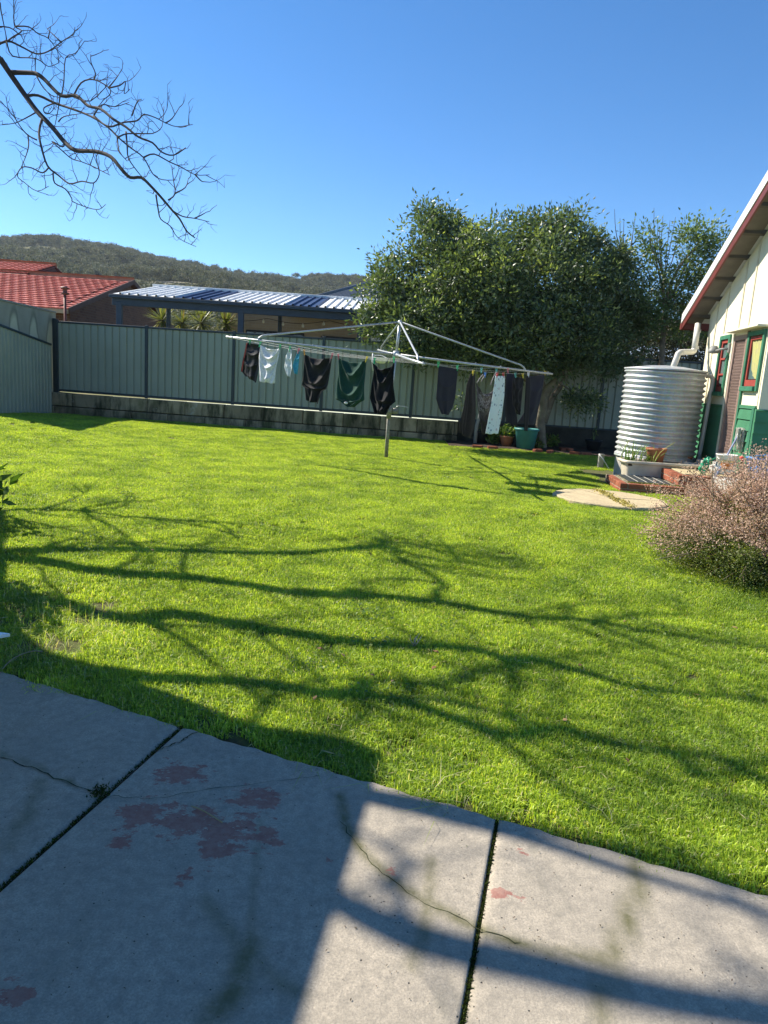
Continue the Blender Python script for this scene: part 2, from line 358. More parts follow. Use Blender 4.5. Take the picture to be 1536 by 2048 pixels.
# ------------------------------------------------------------------ concrete slabs
def slab_mat():
    m, n, l = _nt('concrete'); bs = n['Principled BSDF']
    def att(k):
        q = n.new('ShaderNodeAttribute'); q.attribute_name = k; return q.outputs['Fac']
    c = mixc(n, l, ramp(n, l, noise(n, l, 3.1, 9, rough=.68), [(.33, 0.), (.66, 1.)]), (.50, .43, .335), (.385, .335, .265))
    c = mixc(n, l, ramp(n, l, noise(n, l, 26, 6, rough=.7), [(.42, 0.), (.72, .8)]), c, (.24, .215, .175))
    c = mixc(n, l, ramp(n, l, noise(n, l, 150, 3, rough=.8), [(.38, 0.), (.70, .8)]), c, (.22, .20, .165))
    c = mixc(n, l, ramp(n, l, noise(n, l, 5.5, 7, rough=.7, stretch=(1, .35, 1)), [(.56, 0.), (.74, .6)]), c, (.21, .195, .15))
    # pits and grit
    v = n.new('ShaderNodeTexVoronoi'); v.inputs['Scale'].default_value = 27; l.new(n.new('ShaderNodeNewGeometry').outputs['Position'], v.inputs['Vector'])
    pit = ramp(n, l, v.outputs['Distance'], [(.05, 1.), (.1, 0.)])
    pm = ramp(n, l, noise(n, l, 7, 3), [(.46, 0.), (.56, 1.)])
    c = mixc(n, l, math_(n, l, 'MULTIPLY', pit, pm), c, (.045, .04, .032))
    # greenish drip stains
    st = math_(n, l, 'MULTIPLY', att('stain'), ramp(n, l, noise(n, l, 14, 5, rough=.7), [(.3, .45), (.6, 1.)]))
    c = mixc(n, l, st, c, (.12, .115, .055))
    # remains of red paint
    pn = math_(n, l, 'ADD', math_(n, l, 'MULTIPLY', att('paint'), .62), math_(n, l, 'MULTIPLY', math_(n, l, 'SUBTRACT', noise(n, l, 13, 12, rough=.74, stretch=(1, 1.5, 1)), .5), 1.9))
    pf = ramp(n, l, pn, [(.40, 0.), (.44, 1.)])
    c = mixc(n, l, math_(n, l, 'MULTIPLY', pf, .8), c, mixc(n, l, ramp(n, l, noise(n, l, 30, 4), [(.4, 0.), (.6, 1.)]), (.28, .10, .08), (.33, .16, .125)))
    l.new(c, bs.inputs['Base Color']); bs.inputs['Roughness'].default_value = .85; bs.inputs['Specular IOR Level'].default_value = .25
    h = math_(n, l, 'SUBTRACT', noise(n, l, 60, 8, rough=.75), math_(n, l, 'MULTIPLY', math_(n, l, 'MULTIPLY', pit, pm), 1.2))
    bump(n, l, bs, h, .55, .007)
    return m
concrete = slab_mat()
STAINS = [([(680, 1590), (690, 1650), (730, 1710), (790, 1765), (850, 1805), (930, 1845), (1010, 1880), (1100, 1905), (1220, 1915)], .022, .8),
          ([(1278, 1720), (1272, 1790), (1250, 1850), (1225, 1905)], .03, .9), ([(1225, 1905), (1215, 1970), (1200, 2040)], .03, .5),
          ([(862, 1720), (858, 1800), (845, 1880), (822, 1930)], .022, .55), ([(410, 1800), (470, 1880), (540, 1950), (600, 1990)], .024, .45),
          ([(500, 1890), (480, 1960), (450, 2010), (425, 2030)], .04, .7), ([(85, 1560), (50, 1640), (10, 1690)], .025, .5), ([(520, 1640), (505, 1800), (495, 1900)], .015, .3),
          ([(200, 1580), (130, 1560), (60, 1530), (0, 1510)], .010, .6)]
PAINTS = [(360, 1545, 70, 26), (290, 1625, 75, 30), (380, 1640, 110, 40), (450, 1670, 100, 40), (430, 1700, 40, 40), (510, 1600, 60, 36), (540, 1675, 40, 24), (245, 1675, 30, 24), (370, 1755, 26, 16), (30, 1985, 50, 40), (785, 1740, 18, 12), (1010, 1790, 40, 14), (1040, 1705, 14, 12), (660, 1720, 10, 8)]
def poly_dist(q, pts):
    d = np.full(len(q), 1e9)
    for a, b in zip(pts[:-1], pts[1:]):
        a = np.array(a); b = np.array(b); ab = b-a; t = np.clip(((q-a)@ab)/(ab@ab), 0, 1); d = np.minimum(d, np.linalg.norm(q-(a+t[:, None]*ab), axis=1))
    return d
patio = thing('patio', (0, 1.6, 0), 'grey concrete patio slabs with mossy joints at the lawn edge', 'patio'); struct(patio)
JA1, JA0, JB1, JB0 = G(365, 1450, 0), G(0, 1775, 0), G(995, 1640, 0), G(925, 2048, 0)
def jx(p, q, y): return p.x+(q.x-p.x)*(y-p.y)/(q.y-p.y)
YN = -.6
bounds = [(-6.5, edge_y(-6.5), -6.5), (JA1.x, JA1.y, jx(JA1, JA0, YN)), (JB1.x, JB1.y, jx(JB1, JB0, YN)), (5.5, edge_y(5.5), 5.5)]
for i in range(3):
    (x0, y0, n0), (x1, y1, n1) = bounds[i], bounds[i+1]; g = .0065
    x0 += g; n0 += g; x1 -= g; n1 -= g
    us = np.concatenate([[0, .004], np.linspace(.01, .99, 70 if i == 1 else 110), [.996, 1]]); vs = np.concatenate([[0, .003], np.linspace(.008, 1, 110)])
    rows = []
    for v in vs:
        r = []
        for u in us:
            ex = x0+(x1-x0)*u; ey = float(edge_y(ex))-.006+.006*sin(ex*23)+.004*sin(ex*61); nx = n0+(n1-n0)*u
            z = -.005 if (v == 0 or u in (0, 1)) else 0.
            r.append((ex+(nx-ex)*v, ey+(YN-ey)*v, z+.002*sin(ex*3+v*5)))
        rows.append(r)
    skirt = [[(p[0], p[1], -.11) for p in rows[0]]] + rows
    skirt = [[(r[0][0], r[0][1], -.11)]+r+[(r[-1][0], r[-1][1], -.11)] for r in skirt]
    o = part('slab', MB().grid(skirt), concrete, patio, True)
    cc_ = wloc(o); q = np.zeros(len(o.data.vertices)*3, np.float32); o.data.vertices.foreach_get('co', q); q = q.reshape(-1, 3)[:, :2]+np.array(cc_)[:2]
    st = np.zeros(len(q))
    for pts, w, k in STAINS:
        d = poly_dist(q, [G(x, y, 0).xy[:] for x, y in pts]); st = np.maximum(st, min(1, k*1.35)*np.exp(-(d/w)**2))
    pa = np.zeros(len(q))
    for x, y, rx, ry in PAINTS:
        c = G(x, y, 0); ex = abs(G(x+rx, y, 0).x-c.x); ey = abs(G(x, y-ry, 0).y-c.y)
        pa = np.maximum(pa, 1.0*np.exp(-(((q[:, 0]-c.x)/ex)**2+((q[:, 1]-c.y)/ey)**2)*.8))
    for k, val in (('stain', st), ('paint', pa)):
        at = o.data.attributes.new(k, 'FLOAT', 'POINT'); at.data.foreach_set('value', val.astype(np.float32))
    o['label'] = ['left hand slab in shade with a hairline crack', 'middle slab with flaking red paint patch', 'right hand slab half in sun'][i]
crackmat = M('crack_dirt', (.035, .034, .022), (.05, .06, .02), rough=1, scale=20)
def ribbon(pts, w, z=.0025, jit=.008):
    pts = catmull([G(x, y, 0) for x, y in pts], 7); rows = []
    for i, p in enumerate(pts):
        t = (pts[min(i+1, len(pts)-1)]-pts[max(i-1, 0)]).normalized(); s = Vector((-t.y, t.x, 0))
        p = p+s*random.uniform(-jit, jit); ww = w*random.uniform(.3, 1.2)*(1 if 0 < i < len(pts)-1 else .2)
        rows.append([(p.x-s.x*ww/2, p.y-s.y*ww/2, z), (p.x+s.x*ww/2, p.y+s.y*ww/2, z)])
    return MB().grid(rows)
for pts, w in (([(398, 1463), (370, 1478), (345, 1490), (310, 1503)], .009), ([(0, 1515), (60, 1535), (120, 1560), (200, 1585)], .006), ([(220, 1592), (300, 1597), (420, 1580), (560, 1560), (640, 1553)], .003), ([(680, 1640), (730, 1710), (800, 1775), (930, 1845), (1040, 1888)], .004)):
    part('crack', ribbon(pts, w), crackmat, patio)
# moss and dirt packed in the two joints
mossmat = leafmat('moss', (.02, .028, .010), (.06, .085, .015), (.05, .04, .02), tr=.2, rough=.8, spec=.1)
def mossjoint(a, b, dens):
    L = (b-a).length; N = int(L*dens); t = rng.random(N)
    clump = .5+.5*np.sin(t*L*9+1)*np.sin(t*L*3.7); keep = rng.random(N) < .35+.65*clump; t = t[keep]; N = len(t)
    d = np.array(b-a)/L; s = np.array([-d[1], d[0], 0])
    base = np.array(a)+d*(t*L)[:, None]+s*rng.normal(0, .0035, N)[:, None]; base[:, 2] = -.012+rng.random(N)*.008
    dirs = unit(N); dirs[:, 2] = np.abs(dirs[:, 2])+.4
    return leafmesh('moss', base, dirs, unit(N), rng.uniform(.005, .013, N), rng.uniform(.003, .006, N), rng.random(N), mossmat)
ja = JA1+(JA0-JA1)*2.2; jb = JB1+(JB0-JB1)*2
for a, b, k in ((JA1, ja, 1700), (JB1, jb, 2200)): stuff(put_mesh('moss', mossjoint(a, b, k), patio, (0, 0, 0))).location = -wloc(patio)
c = G(200, 1585, 0); N = 170; base = np.array(c)+np.stack([rng.normal(0, .016, N), rng.normal(0, .022, N), rng.uniform(0, .005, N)], 1); dd = unit(N); dd[:, 2] = abs(dd[:, 2])
stuff(put_mesh('moss', leafmesh('moss', base, dd, unit(N), rng.uniform(.008, .02, N), rng.uniform(.004, .008, N), rng.random(N), mossmat), patio)).location = -wloc(patio)
dirtm = M('joint_dirt', (.05, .042, .028), (.035, .04, .018), rough=1, scale=30, bmp=.6)
for a, b in ((JA1, ja), (JB1, jb)):
    s = Vector((-(b-a).y, (b-a).x, 0)).normalized()*.007
    stuff(part('joint_dirt', MB().grid([[a-s+Vector((0, 0, -.016)), a+s+Vector((0, 0, -.016))], [b-s+Vector((0, 0, -.016)), b+s+Vector((0, 0, -.016))]]), dirtm, patio))
# small grit and leaf crumbs on the slabs
N = 260; px = rng.uniform(0, 1536, N); py = rng.uniform(1400, 2040, N); base = np.array([G(x, y, .004) for x, y in zip(px, py)]); ok = base[:, 1] < edge_y(base[:, 0])-.03
base = base[ok]; N = len(base); dd = unit(N); dd[:, 2] = rng.uniform(0, .15, N)
o = stuff(put_mesh('leaf_crumbs', leafmesh('leaf_crumbs', base, dd, np.tile([0, 0, 1.], (N, 1)), rng.uniform(.003, .012, N), rng.uniform(.002, .005, N), rng.random(N), leafmat('crumb', (.05, .04, .02), (.12, .07, .04), (.09, .12, .03), tr=.1), .4)))
tag(o, 'tiny leaf crumbs and grit scattered on the concrete', 'debris')
strawm = M('straw', (.38, .30, .15), (.28, .2, .1), rough=.7)
o = part('straw', MB().tube(catmull([G(383, 1612, .006), G(400, 1618, .008), G(425, 1632, .012), G(445, 1645, .005)]), .0025, 6), strawm, smooth=True); tag(o, 'dry straw stalk lying on the red paint patch', 'straw')
o = part('stick', MB().tube(catmull([G(5, 1338, .03), G(25, 1318, .05), G(60, 1303, .06), G(85, 1303, .05)]), .003, 6), M('stick', (.22, .18, .12)), smooth=True); tag(o, 'bent pale stick in the weeds beside the slab corner', 'stick')
for i, (x, y) in enumerate(((640, 1297), (686, 1310), (872, 1303), (305, 1100), (785, 1362), (868, 1335), (1160, 1330), (1250, 1242), (1130, 1440), (1395, 1390), (630, 1395), (1255, 1520), (745, 1350), (1470, 1255))):
    p = G(x, y, 0); p.z = lz(p.x, p.y)
    p = G(x, y, p.z+.035); s = random.uniform(.012, .022); a = random.uniform(0, 6.28); t = Vector((cos(a), sin(a), .2)); u = Vector((-sin(a), cos(a), random.uniform(-.4, .4)))
    mb = MB().grid([[p-t*s, p-t*s+u*.002], [p-t*.3*s-u*s*.5+Vector((0, 0, .006)), p-t*.3*s+u*s*.5+Vector((0, 0, .006))], [p+t*.4*s-u*s*.4, p+t*.4*s+u*s*.4], [p+t*s, p+t*s+u*.002]])
    o = part('fallen_leaf', mb, M('dry_leaf', (.26, .13, .05), (.30, .21, .10), rnd=.4, rough=.7), solid=.001); tag(o, 'small curled brown dead leaf lying in the lawn grass', 'leaf', 'dead leaves scattered on the lawn')
p = G(830, 1280, .06)
mb = MB()
for k in range(5): mb.tube([p+Vector((random.uniform(-.01, .01), 0, -.04)), p+Vector((random.uniform(-.03, .03), random.uniform(-.03, .03), 0)), p+Vector((random.uniform(-.05, .05), random.uniform(-.05, .05), random.uniform(.01, .06)))], [.004, .003, .001], 5)
o = part('twig', mb, M('pale_twig', (.42, .38, .30)), smooth=True); tag(o, 'small forked pale twig sticking up from the lawn', 'twig')

# ------------------------------------------------------------------ fences
steel = M('fence_steel', (.315, .335, .27), (.28, .30, .24), rough=.5, spec=.45, scale=1.2, rnd=.05)
steel_dk = M('fence_post_steel', (.028, .045, .055), rough=.45, spec=.45)
def ribbed(L, h, pitch, depth, d, nrm, groove=.05, edge=.012):
    """a pressed sheet: flat pans with narrow grooves, drawn along d, standing on z = 0"""
    d = Vector(d).normalized(); nrm = Vector(nrm).normalized(); xs = []; n = max(1, round(L/pitch)); p = L/n
    for k in range(n):
        a = k*p; xs += [(a, 0), (a+(p-groove)/2, 0), (a+(p-groove)/2+edge, -depth), (a+(p+groove)/2-edge, -depth), (a+(p+groove)/2, 0)]
    xs.append((L, 0))
    return MB().grid([[d*x+nrm*o+Vector((0, 0, z)) for x, o in xs] for z in (0, h)])
FL = Vector((-8.68, 18.9, 0)); FR = Vector((.53, 18.42, 0)); FD = (FR-FL).normalized(); FN = Vector((FD.y, -FD.x, 0))
def fpt(px): 
    q = PL(px, 730, FL, FN); return (q-FL).dot(FD)
post_s = [0.06, fpt(293), fpt(467), fpt(646), fpt(828)]; post_s += [post_s[-1]+2.33, post_s[-1]+4.66, post_s[-1]+7.0]
back_fence = thing('back_fence', FL+Vector((0, 0, .7)), 'long slate green steel sheet fence on top of the block retaining wall', 'fence')
def ftop(s): return 2.47
def fbot(s): return .70-.004*s
for s in post_s:
    p = FL+FD*s
    part('post', MB().bevbox((p.x, p.y, (fbot(s)-.02+2.5)/2), (.075, .06, 2.5-fbot(s)+.02), .006, FD), steel_dk, back_fence)
for a, b in zip(post_s[:-1], post_s[1:]):
    m = (a+b)/2; p = FL+FD*m; w = b-a-.078
    dz = (fbot(b)-fbot(a))
    part('top_rail', MB().bevbox((p.x, p.y, 2.445), (w, .05, .05), .005, FD), steel_dk, back_fence)
    part('bottom_rail', MB().bevbox((p.x, p.y, fbot(m)+.030), (w, .05, .06), .005, FD+Vector((0, 0, dz/(b-a)))), steel_dk, back_fence)
    n = 3; sw = w/n; zb = fbot(m)+.05
    for k in range(n):
        q = FL+FD*(a+.039+k*sw)-FN*(.0+.003*(k % 2)); mb = ribbed(sw, 2.43-zb, .195, .03, FD, FN)
        mb.v = [(v[0]+q.x, v[1]+q.y, v[2]+zb) for v in mb.v]
        part('sheet', mb, steel, back_fence, solid=.002)
LF0 = Vector((-8.62, 18.55, 0)); LF1 = P(0, 740, 15.6); LF1.z = 0; LD = (LF1-LF0).normalized(); LN = Vector((-LD.y, LD.x, 0))
if LN.x < 0: LN = -LN
left_fence = thing('left_fence', LF0+Vector((0, 0, .1)), 'lower pale green steel sheet fence running along the left side of the lawn', 'fence')
lsteel = M('left_fence_steel', (.34, .36, .29), (.29, .31, .25), rough=.5, spec=.4, scale=1.5)
Llen = (LF1-LF0).length
def ltop(s): return 1.86+.30*s/Llen
s0 = 0.
for k in range(1):
    s1 = s0+Llen+.25; m = (s0+s1)/2; p = LF0+LD*m; zt = ltop(m)
    part('top_rail', MB().bevbox((p.x, p.y, zt), (s1-s0, .055, .05), .005, LD+Vector((0, 0, .30/Llen))), steel_dk, left_fence)
    for j in range(4):
        jw = (s1-s0)/4; q = LF0+LD*(s0+j*jw); zb = lz(q.x, q.y)-.05; mb = ribbed(jw, 1, .19, .04, LD, LN, .07, .02)
        mb.v = [(v[0]+q.x, v[1]+q.y, zb if v[2] < .5 else ltop(s0+j*jw+(Vector(v)-Vector((0, 0, v[2]))).dot(LD))-.01) for v in mb.v]
        part('sheet', mb, lsteel, left_fence, solid=.002)
    q = LF0+LD*s1 + LN*.0
    part('post', MB().bevbox((q.x, q.y, (ltop(s1)+.05)/2), (.06, .07, ltop(s1)-.05), .006, LD), steel_dk, left_fence)
    s0 = s1
cp = FL+Vector((-.05, .10, 0))
part('corner_post', MB().bevbox((cp.x, cp.y, 1.28), (.09, .07, 2.5), .006, FD), steel_dk, back_fence)
# block retaining wall under the fence
def blockmat():
    m, n, l = _nt('limestone_block'); bs = n['Principled BSDF']
    c = mixc(n, l, ramp(n, l, noise(n, l, 1.6, 6), [(.35, 0.), (.65, 1.)]), (.44, .35, .22), (.30, .235, .15))
    c = mixc(n, l, ramp(n, l, noise(n, l, 4, 6, stretch=(1, 1, .25), rough=.65), [(.44, 0.), (.62, .92)]), c, (.05, .05, .028))
    c = mixc(n, l, ramp(n, l, noise(n, l, 3.1, 6, rough=.7), [(.62, 0.), (.74, .6)]), c, (.52, .48, .40))
    c = mixc(n, l, ramp(n, l, noise(n, l, 2.3, 4), [(.55, 0.), (.7, .6)]), c, (.09, .10, .035))
    oi = n.new('ShaderNodeObjectInfo'); k = math_(n, l, 'ADD', math_(n, l, 'MULTIPLY', oi.outputs['Random'], .5), .7); cb = n.new('ShaderNodeCombineColor')
    for i in range(3): l.new(k, cb.inputs[i])
    c = mixc(n, l, 1.0, c, cb.outputs[0], 'MULTIPLY')
    l.new(c, bs.inputs['Base Color']); bs.inputs['Roughness'].default_value = .95; bs.inputs['Specular IOR Level'].default_value = .15
    bump(n, l, bs, noise(n, l, 25, 8, rough=.7), .6, .02)
    return m
blk = blockmat()
rwall = thing('retaining_wall', FL+Vector((0, 0, .1)), 'low mouldy stained stone block wall below the back fence', 'wall')
s = -.5; k = 0
for course, (zo, h, off) in enumerate(((-.335, .335, 0.), (-.64, .295, .42))):
    s = -.45-off; k = 0
    while s < 10.35:
        L = .98+random.uniform(-.06, .06); e = min(s+L, 10.4); m = (s+e)/2; p = FL+FD*m+FN*(.075+random.uniform(-.012, .012)+.02*course)
        zt = fbot(m)-.022
        part('block', MB().bevbox((p.x, p.y, zt+zo+h/2), (e-s-.014, .26, h-.012), .014, FD), blk, rwall); s += L; k += 1
p = FL+FD*4.9+FN*.04; part('mortar', MB().box((p.x, p.y, .30), (11.1, .22, .66), FD), M('mortar_dark', (.05, .045, .03), rough=1), rwall)
p = FL+FD*13.05+FN*.04
part('plinth_board', MB().bevbox((p.x, p.y, .37), (5.3, .14, .60), .01, FD), M('dark_plinth', (.06, .055, .045), (.03, .03, .022), rough=.95, scale=3, bmp=.5), rwall)
uy = lambda x: FL.y+(x-FL.x)*FD.y/FD.x+.04
upg = M('dry_ground', (.22, .20, .10), (.12, .14, .05), rough=.95, scale=2, bmp=.5)
rows = [[(x, (uy(x) if x > -9.4 else uy(-9.4))+dy, .665+(0 if dy < 12 else (dy-12)*.01)) for x in np.linspace(-45, 45, 46)] for dy in (0, 2, 5, 12, 25, 60)]
struct(part('upper_ground', MB().grid(rows), upg, None, True))
rows = [[(x, y, .14 if x > -8.9 else .10) for x in (-40, -8.75)] for y in (4, 19.3)]
struct(part('neighbour_ground', MB().grid(rows), upg))

# ------------------------------------------------------------------ hill with woodland
RIDGE = [(-400, 462), (0, 478), (110, 486), (210, 494), (330, 517), (480, 537), (600, 550), (730, 556), (900, 575), (1100, 610), (1300, 640), (1536, 680), (2000, 720)]
rx = np.array([ray(x, 700)[0]/ray(x, 700)[1] for x, y in RIDGE]); rz = np.array([ray(x, y)[2]/ray(x, y)[1] for x, y in RIDGE])
YR = 560.
def hill_z(x, y):
    x = np.asarray(x, float); y = np.asarray(y, float); a = np.interp(x/np.maximum(y, 1), rx, rz)
    top = EYE+a*YR-4.0; t = np.clip((y-70)/(YR-70), 0, 1.5)
    prof = np.where(t < 1, np.power(t, 1.3), 1-.4*(t-1))
    n = 3.2*np.sin(x*.021+y*.013)+2.2*np.sin(x*.043-y*.031+2)+1.3*np.sin(x*.09+y*.07)
    return .7+(top-.7)*prof+n*np.clip(t*2, 0, 1)*np.where(t > .93, .35, 1)
hx = np.linspace(-430, 330, 96); hy = np.linspace(70, 700, 80)
rows = [[(x*(.25+.75*y/YR), y, 0) for x in hx] for y in hy]
mb = MB().grid(rows); a = np.array(mb.v); a[:, 2] = hill_z(a[:, 0], a[:, 1]); mb.v = [tuple(q) for q in a]
hillm = M('hill_ground', (.13, .125, .055), (.075, .085, .035), rough=1, scale=.03, c3=(.30, .27, .22), scale3=.018, lo3=.56, hi3=.66)
hill = struct(part('hill', mb, hillm, None, True))
eucm = leafmat('eucalypt', (.085, .095, .058), (.165, .165, .105), (.25, .22, .16), tr=.2, trc=(1.2, 1.2, .6), rough=.7, spec=.2)
barkm = M('gum_bark', (.22, .18, .14), rough=.9)
_n, _l = eucm.node_tree.nodes, eucm.node_tree.links; _b = _n['Principled BSDF']; _src = _b.inputs['Base Color'].links[0].from_socket
_oi = _n.new('ShaderNodeObjectInfo'); _k = math_(_n, _l, 'ADD', math_(_n, _l, 'MULTIPLY', _oi.outputs['Random'], 1.0), .45); _cb = _n.new('ShaderNodeCombineColor')
for _i in range(3): _l.new(_k, _cb.inputs[_i])
_l.new(mixc(_n, _l, 1.0, _src, _cb.outputs[0], 'MULTIPLY'), _b.inputs['Base Color'])
def small_tree(nm):
    cl = rng.normal(0, 1, (11, 3))*np.array([1.7, 1.7, 1.0])+np.array([0, 0, 5.2]); N = 520; k = rng.integers(0, 11, N)
    base = cl[k]+rng.normal(0, .75, (N, 3)); rn = np.clip(rng.random(11)[k]*.7+rng.random(N)*.35, 0, 1)
    me = leafmesh(nm, base, unit(N), unit(N), rng.uniform(.55, 1.2, N), rng.uniform(.3, .6, N), rn, eucm); return me
N = len(hx)*len(hy)
wood_me = MB(); wood_me.v = [tuple(q) for q in a]; wood_me.f = mb.f
me = wood_me.mesh('woodland', hillm); 
clear = np.clip(np.sin(a[:, 0]*.028+1.2)*np.sin(a[:, 1]*.021+a[:, 0]*.006)-.25, 0, 1)
dens = .07*(1-.9*np.clip(clear*2.2, 0, 1))*np.interp(a[:, 1], [70, 200, 560, 700], [.55, .75, 1.15, .7])
at = me.attributes.new('dens', 'FLOAT', 'POINT'); at.data.foreach_set('value', dens.astype(np.float32))
wood = stuff(put_mesh('woodland', me)); tag(wood, 'olive green bushland covering the far hillside', 'woodland')
scatter(wood, 'gum_trees', [small_tree('gum_tree') for _ in range(7)], 11, .35, .9)

# ------------------------------------------------------------------ left neighbour: shed wall and tiled house
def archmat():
    m, n, l = _nt('arch_render'); bs = n['Principled BSDF']
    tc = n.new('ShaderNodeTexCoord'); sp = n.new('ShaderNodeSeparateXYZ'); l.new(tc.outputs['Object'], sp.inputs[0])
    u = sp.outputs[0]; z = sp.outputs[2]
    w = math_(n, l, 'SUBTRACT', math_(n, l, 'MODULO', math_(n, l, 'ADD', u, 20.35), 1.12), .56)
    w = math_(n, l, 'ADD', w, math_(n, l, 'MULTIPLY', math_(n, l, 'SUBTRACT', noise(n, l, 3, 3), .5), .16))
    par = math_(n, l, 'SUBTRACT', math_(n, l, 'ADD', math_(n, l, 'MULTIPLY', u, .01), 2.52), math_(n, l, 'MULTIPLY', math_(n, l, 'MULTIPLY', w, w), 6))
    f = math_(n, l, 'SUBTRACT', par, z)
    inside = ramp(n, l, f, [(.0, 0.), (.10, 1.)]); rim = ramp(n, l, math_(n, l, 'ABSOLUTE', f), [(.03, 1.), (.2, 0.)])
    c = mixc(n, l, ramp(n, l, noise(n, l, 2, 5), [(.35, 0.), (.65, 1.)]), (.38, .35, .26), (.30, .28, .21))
    c = mixc(n, l, inside, c, (.56, .52, .36)); c = mixc(n, l, math_(n, l, 'MULTIPLY', rim, .6), c, (.15, .145, .10))  # pale arches with darker rims mixed into the wall colour
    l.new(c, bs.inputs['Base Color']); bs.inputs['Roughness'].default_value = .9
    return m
SW0 = P(108, 660, 19.35); SW0.z = 0; SWD = LD.copy(); 
shed = thing('shed', SW0, 'grey rendered shed wall with pale arch shapes behind left fence', 'shed')
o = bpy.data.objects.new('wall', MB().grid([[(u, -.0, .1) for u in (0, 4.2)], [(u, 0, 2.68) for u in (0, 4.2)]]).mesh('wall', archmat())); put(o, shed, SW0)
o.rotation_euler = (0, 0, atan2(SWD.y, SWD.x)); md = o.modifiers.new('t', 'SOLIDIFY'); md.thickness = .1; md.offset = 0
p0 = SW0+Vector((-.0, 0, 2.70)); p1 = SW0+SWD*4.2+Vector((0, 0, 2.70)); mid = (p0+p1)/2
part('cap', MB().bevbox(mid, ((p1-p0).length, .14, .05), .008, p1-p0, (0, 0, 1)), M('shed_cap', (.30, .28, .22)), shed)

brickw = None
def brickmat(name, c1, c2, mortar, scale, bw=.5, bh=.25, axis='Object'):
    m, n, l = _nt(name); bs = n['Principled BSDF']
    g = n.new('ShaderNodeNewGeometry'); sp = n.new('ShaderNodeSeparateXYZ'); l.new(g.outputs['Position'], sp.inputs[0])
    cb = n.new('ShaderNodeCombineXYZ'); l.new(math_(n, l, 'ADD', sp.outputs[0], sp.outputs[1]), cb.inputs[0]); l.new(sp.outputs[2], cb.inputs[1])
    b = n.new('ShaderNodeTexBrick'); l.new(cb.outputs[0], b.inputs['Vector']); b.inputs['Scale'].default_value = 1
    b.inputs['Brick Width'].default_value = .24; b.inputs['Row Height'].default_value = .086; b.inputs['Mortar Size'].default_value = .006
    b.inputs['Color1'].default_value = c4(c1); b.inputs['Color2'].default_value = c4(c2); b.inputs['Mortar'].default_value = c4(mortar)
    l.new(b.outputs['Color'], bs.inputs['Base Color']); bs.inputs['Roughness'].default_value = .9
    bump(n, l, bs, b.outputs['Fac'], -.4, .01)
    return m
HX = -10.12; EVY, RDY = 23.0, 28.7; EVZ, RDZ = 3.06, 4.62
tiled = thing('tiled_house', (HX-4, 25, .66), 'brown brick house with red terracotta tiled gable roof beyond the left corner', 'house')
bm_ = brickmat('brown_brick', (.16, .075, .045), (.10, .045, .03), (.14, .11, .085), 1)
slope = (RDZ-EVZ)/(RDY-EVY); BKY = RDY+(RDY-EVY)
gx = HX-.16
mb = MB()
prof = [(EVY+.45, .6), (EVY+.45, EVZ+.45*slope-.2), (RDY, RDZ-.2), (BKY-.45, EVZ+.45*slope-.2), (BKY-.45, .6)]
vs = [(gx-dx, y, z) for dx in (0, .25) for y, z in prof]; k = len(prof)
mb.add(vs, [tuple(range(k)), tuple(range(2*k-1, k-1, -1))]+[(i, i+k, (i+1) % k+k, (i+1) % k) for i in range(k)])
part('gable_wall', mb, bm_, tiled)
part('front_wall', MB().bbox((-26, EVY+.45, .6), (gx-.26, EVY+.68, EVZ-.02)), bm_, tiled)
tilem = M('red_tile', (.56, .16, .11), (.46, .125, .085), rough=.55, spec=.35, scale=3, rnd=.12, c3=(.38, .16, .11), scale3=9)
roof = part('roof', MB().grid([[(x, EVY, EVZ-.08) for x in (-26, HX)], [(x, RDY, RDZ-.08) for x in (-26, HX)], [(x, BKY, EVZ-.08) for x in (-26, HX)]]), M('roof_batten', (.18, .06, .045)), tiled, solid=.05)
UPX = -14.15; upz = RDZ+(31-RDY)*slope
roof2 = part('upper_roof', MB().grid([[(x, RDY-.2, RDZ-.11) for x in (-26, UPX)], [(x, 31, upz-.08) for x in (-26, UPX)], [(x, 34, upz-.9) for x in (-26, UPX+.1)]]), MATS['roof_batten'], tiled, solid=.05)
part('upper_gable', MB().add([(UPX-.05, RDY+.3, RDZ-.1), (UPX-.05, 31, upz-.1), (UPX-.05, 33.8, upz-.9), (UPX-.05, 33.8, RDZ-.6), (UPX-.3, RDY+.3, RDZ-.1), (UPX-.3, 31, upz-.1), (UPX-.3, 33.8, upz-.9), (UPX-.3, 33.8, RDZ-.6)], [(0, 1, 2, 3), (7, 6, 5, 4), (0, 4, 5, 1), (1, 5, 6, 2)]), M('dark_gable', (.10, .04, .03)), tiled)
sa = math.atan(slope); sl = sqrt((RDY-EVY)**2+(RDZ-EVZ)**2)
CH = .315; TWD = .305
def tile_mesh():
    xs_ = [0, .03, .07, .12, .18, .24, .275, .305]; zs = [.0, .012, .016, .010, .003, .010, .016, .006]
    mb = MB(); top = [[(x, y, z+(.045 if y == 0 else 0)) for x, z in zip(xs_, zs)] for y in (0, CH+.05)]
    front = [[(x, 0, z) for x, z in zip(xs_, zs)]]+[top[0]]
    mb.grid(front); mb.grid(top); return mb.mesh('tile', tilem)
tme = tile_mesh(); ntile = 0; far = MB(); rot = (sa, 0, 0)
nc = int(sl/CH)
def tile_at(par, x, s, y0, z0, idx):
    global ntile
    y = y0+s*cos(sa); z = z0+s*sin(sa)
    left_px = (x+.3)/y
    if left_px > -.575 and ntile < 300:
        share('tile', tme, par, (x, y, z), rot); ntile += 1
    else:
        R = Matrix.Rotation(sa, 3, 'X')
        vs = [R @ v.co+Vector((x, y, z)) for v in tme.vertices]; far.add(vs, [tuple(p.vertices) for p in tme.polygons])
